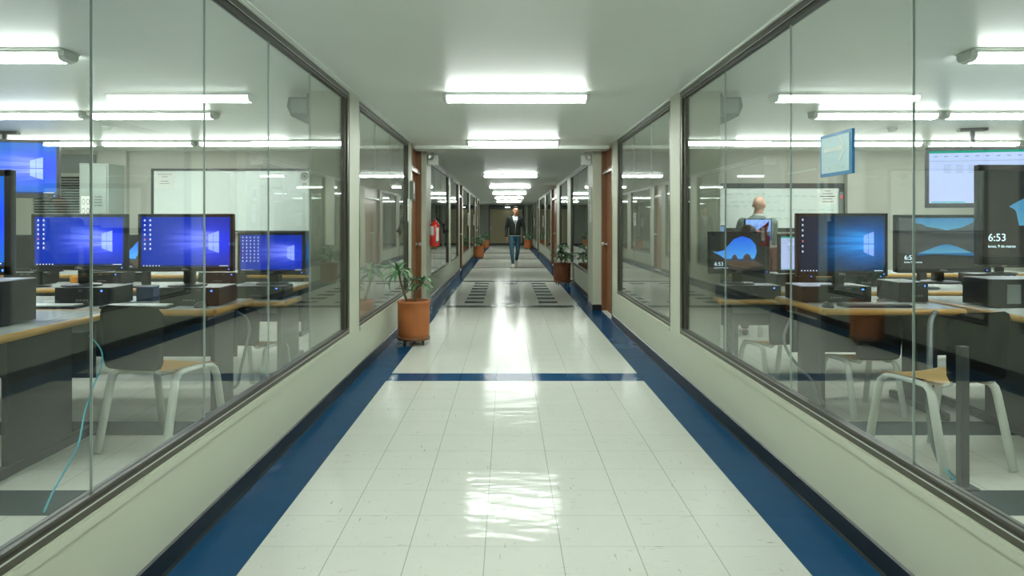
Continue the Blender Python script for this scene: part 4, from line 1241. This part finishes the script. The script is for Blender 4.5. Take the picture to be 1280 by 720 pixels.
# open neck showing the shirt
sh_ = MB()
poly = [(-.068, 1.46), (.075, 1.46), (.082, 1.40), (.05, 1.30), (.02, 1.215), (-.005, 1.27), (-.05, 1.37)]
vs = [[sh_.bm.verts.new((x, -.135 + .03 * max(0, (z - 1.36) / .1) + yy + .35 * x * x, z)) for x, z in poly] for yy in (0, .10)]
n = len(poly)
for i in range(n): sh_.bm.faces.new((vs[0][i], vs[0][(i + 1) % n], vs[1][(i + 1) % n], vs[1][i]))
sh_.bm.faces.new(vs[0][::-1]); sh_.bm.faces.new(vs[1])
sh_.cap((-.04, -.035, 1.455), (.05, -.035, 1.455), .042, .042)
st = sh_.build('shirt', 'shirt', r)
MB().box(-.02, .05, -.141, -.136, 1.335, 1.36).box(-.01, .045, -.141, -.136, 1.31, 1.325).box(.0, .03, -.141, -.136, 1.28, 1.30).build('print', 'ink', st)
MB().tube([(.02, -.128, 1.22), (.01, -.128, 1.05), (0, -.122, .96)], .004, 6).build('zipper', 'metal', jk)
MB().rings([(.903, 0, 0, .159, .115), (.93, 0, 0, .158, .114)]).build('shirt_hem', 'shirt', r)
J = MB(); J.rings([(.78, 0, 0, .10, .07), (.84, 0, 0, .158, .108), (.88, 0, 0, .162, .114), (.95, 0, 0, .152, .108)])
for k, hx in (('l', -.082), ('r', .082)):
    J.cap((hx, 0, .88), kn[k], .088, .062); J.cap(kn[k], an_[k], .062, .044)
remesh(J, 'jeans', 'jeans', r, .010, 2)
for a, tq, nm in ((an_['l'], (-.062, -.44, .045), 'l'), (an_['r'], (.05, .20, .05), 'r')):
    a = Vector(a); tq = Vector(tq)
    S = MB(); S.cap(a + Vector((0, 0, -.025)), tq, .045, .036); S.cap(a + Vector((0, .03, -.03)), a + Vector((0, .0, -.04)), .042, .04); S.cap(tq, tq + (tq - a).normalized() * .03 + Vector((0, 0, -.004)), .038, .03)
    s0 = remesh(S, 'shoe', 'shoe', r, .008, 1)
    zmin = min(v.co.z for v in s0.data.vertices)
    so = MB()
    dirv = (tq - a).normalized()
    so.cap(a + Vector((0, .02, -.068)), tq + dirv * .03 + Vector((0, 0, -.03)), .028, .024, 10)
    so.build('sole', 'shoe', s0)
mz = min((o.matrix_world @ v.co).z if False else v.co.z for o in r.children_recursive if o.type == 'MESH' for v in o.data.vertices)
r.location.z = -mz
tag(r, 'man in black hoodie and blue jeans walking toward the camera down the corridor', 'person')

# bald man, back turned
r = empty('person', (3.39, 9.75, 0))
B = MB(); hc = (0.02, .0, 1.555); yaw = PI + .45 - .9
P = head_shape(B, hc, PI - .5, 1.0)
B.cap((0, .0, 1.34), (.01, 0, 1.47), .062, .06)
B.rings([(.80, 0, 0, .13, .09), (.95, 0, 0, .14, .10), (1.2, 0, 0, .16, .10), (1.32, 0, 0, .15, .08), (1.38, 0, 0, .07, .06)]); B.cap((-.15, 0, 1.30), (.15, 0, 1.30), .05, .05)
sh = {'l': (-.20, 0, 1.31), 'r': (.20, 0, 1.31)}; el_ = {'l': (-.27, .05, 1.05), 'r': (.25, .12, 1.06)}; wr_ = {'l': (-.24, .20, .90), 'r': (.20, .30, 1.08)}
for k in 'lr':
    B.cap(sh[k], el_[k], .048, .04); B.cap(el_[k], wr_[k], .04, .027)
    d = (Vector(wr_[k]) - Vector(el_[k]))
    hand(B, wr_[k], d, (0, 0, 1), (1 if k == 'r' else -1, 0, 0), .5)
for hx in (-.09, .09):
    B.cap((hx, 0, .90), (hx, -.01, .47), .078, .055); B.cap((hx, -.01, .47), (hx, .01, .08), .055, .036); B.cap((hx, .0, .05), (hx, .14, .035), .036, .03)
remesh(B, 'body', 'skin_pale', r, .009, 2)
face_details(r, P, 1, (0, 0, PI - .5))
T = MB(); T.rings([(.72, 0, 0, .195, .14), (.85, 0, 0, .195, .145), (1.02, 0, 0, .180, .135), (1.2, 0, 0, .198, .14), (1.31, 0, 0, .195, .12), (1.37, 0, 0, .13, .09), (1.41, 0, 0, .078, .07)]); T.cap((-.18, 0, 1.305), (.18, 0, 1.305), .068, .068)
for k in 'lr': T.cap(sh[k], el_[k], .075, .060); T.cap(el_[k], wr_[k], .060, .042)
remesh(T, 'jacket', 'suit', r, .012, 3)
MB().lathe([(.074, 1.395), (.070, 1.425), (.066, 1.43)], 0, 0, 20).build('collar', 'shirt', r)
J = MB(); J.ell((0, 0, .86), (.17, .12, .10))
for hx in (-.09, .09): J.cap((hx, 0, .86), (hx, -.01, .47), .095, .075); J.cap((hx, -.01, .47), (hx, .01, .10), .075, .06)
remesh(J, 'trousers', 'trousers', r, .012, 2)
for hx in (-.09, .09): S = MB(); S.cap((hx, -.02, .045), (hx, .15, .035), .045, .035); remesh(S, 'shoe', 'black', r, .01, 1)
mz = min(v.co.z for o in r.children_recursive if o.type == 'MESH' for v in o.data.vertices); r.location.z = -mz
tag(r, 'bald man in a grey suit standing with his back turned before the whiteboard', 'person')

# seated person, back turned
r = empty('person', (2.67, 7.98, 0))
B = MB(); hc = (0, .02, 1.17)
P = head_shape(B, hc, PI, .95)
B.cap((0, 0, .98), (0, .01, 1.10), .05, .05); B.ell((0, 0, .85), (.15, .10, .17)); B.ell((0, 0, .62), (.15, .11, .15)); B.cap((-.13, 0, .95), (.13, 0, .95), .055, .055)
sh = {'l': (-.175, 0, .94), 'r': (.175, 0, .94)}; el_ = {'l': (-.23, .12, .74), 'r': (.23, .12, .74)}; wr_ = {'l': (-.16, .34, .76), 'r': (.16, .34, .76)}
for k in 'lr':
    B.cap(sh[k], el_[k], .043, .036); B.cap(el_[k], wr_[k], .036, .024)
    hand(B, wr_[k], (0, 1, 0), (-1 if k == 'r' else 1, 0, 0), (0, 0, 1), .4)
for hx in (-.09, .09):
    B.cap((hx, .03, .53), (hx, .40, .52), .075, .055); B.cap((hx, .40, .52), (hx, .38, .09), .05, .036); B.cap((hx, .38, .05), (hx, .50, .035), .036, .03)
remesh(B, 'body', 'skin', r, .009, 2)
face_details(r, P, .95, (0, 0, PI))
h_ = MB(); h_.ell((0, .0, 1.19), (.092, .102, .105)); h_.ell((0, -.05, 1.11), (.085, .055, .12)); remesh(h_, 'hair', 'hair', r, .009, 2)
T = MB(); T.rings([(.50, 0, 0, .17, .13), (.62, 0, 0, .165, .13), (.84, 0, 0, .175, .125), (.95, 0, 0, .165, .105), (1.01, 0, 0, .10, .075), (1.04, 0, 0, .06, .055)]); T.cap((-.14, 0, .945), (.14, 0, .945), .062, .062)
for k in 'lr': T.cap(sh[k], el_[k], .062, .052); T.cap(el_[k], wr_[k], .052, .036)
remesh(T, 'sweater', 'grey_top', r, .012, 3)
J = MB(); J.ell((0, .03, .56), (.17, .15, .08))
for hx in (-.09, .09): J.cap((hx, .05, .55), (hx, .40, .53), .085, .066); J.cap((hx, .40, .53), (hx, .38, .12), .064, .05)
remesh(J, 'trousers', 'trousers', r, .012, 2)
for hx in (-.09, .09): S = MB(); S.cap((hx, .37, .045), (hx, .52, .035), .042, .033); remesh(S, 'shoe', 'black', r, .01, 1)
tag(r, 'dark-haired person in a grey top seated at a screen below the bald man', 'person')
# red backpack on the rear desk
r = empty('backpack', (3.20, 8.55, .72)); r.scale = (.7, .7, .9)
B = MB(); B.box(-.17, .17, -.09, .09, 0, .34, .05); B.build('bag', 'red_box', r); MB().box(-.13, .13, -.125, -.085, .03, .19, .02).build('front_pocket', 'red_box', r)
MB().tube([(-.04, 0, .33), (-.03, 0, .37), (.03, 0, .37), (.04, 0, .33)], .008, 8).build('top_handle', 'black', r)
tag(r, 'dark red backpack on the rear desk below the bald man', 'backpack')

# ------------------------------------------------------------------ world, camera, view
w = bpy.data.worlds.new('world'); sc.world = w; w.use_nodes = True
w.node_tree.nodes['Background'].inputs[0].default_value = (.01, .012, .012, 1)
cam = bpy.data.cameras.new('camera'); co = bpy.data.objects.new('camera', cam); COL.objects.link(co)
co.location = (0, 0, H); co.rotation_euler = (PI / 2, 0, 0)
cam.sensor_width = 36; cam.lens = 900 / 1280 * 36
cam.shift_x = 6 / 1280; cam.shift_y = -81 / 1280
cam.clip_start = .02; cam.clip_end = 200
sc.camera = co
sc.view_settings.view_transform = 'Standard'; sc.view_settings.look = 'None'; sc.view_settings.gamma = 1
sc.view_settings.use_curve_mapping = False; sc.view_settings.exposure = 0.45
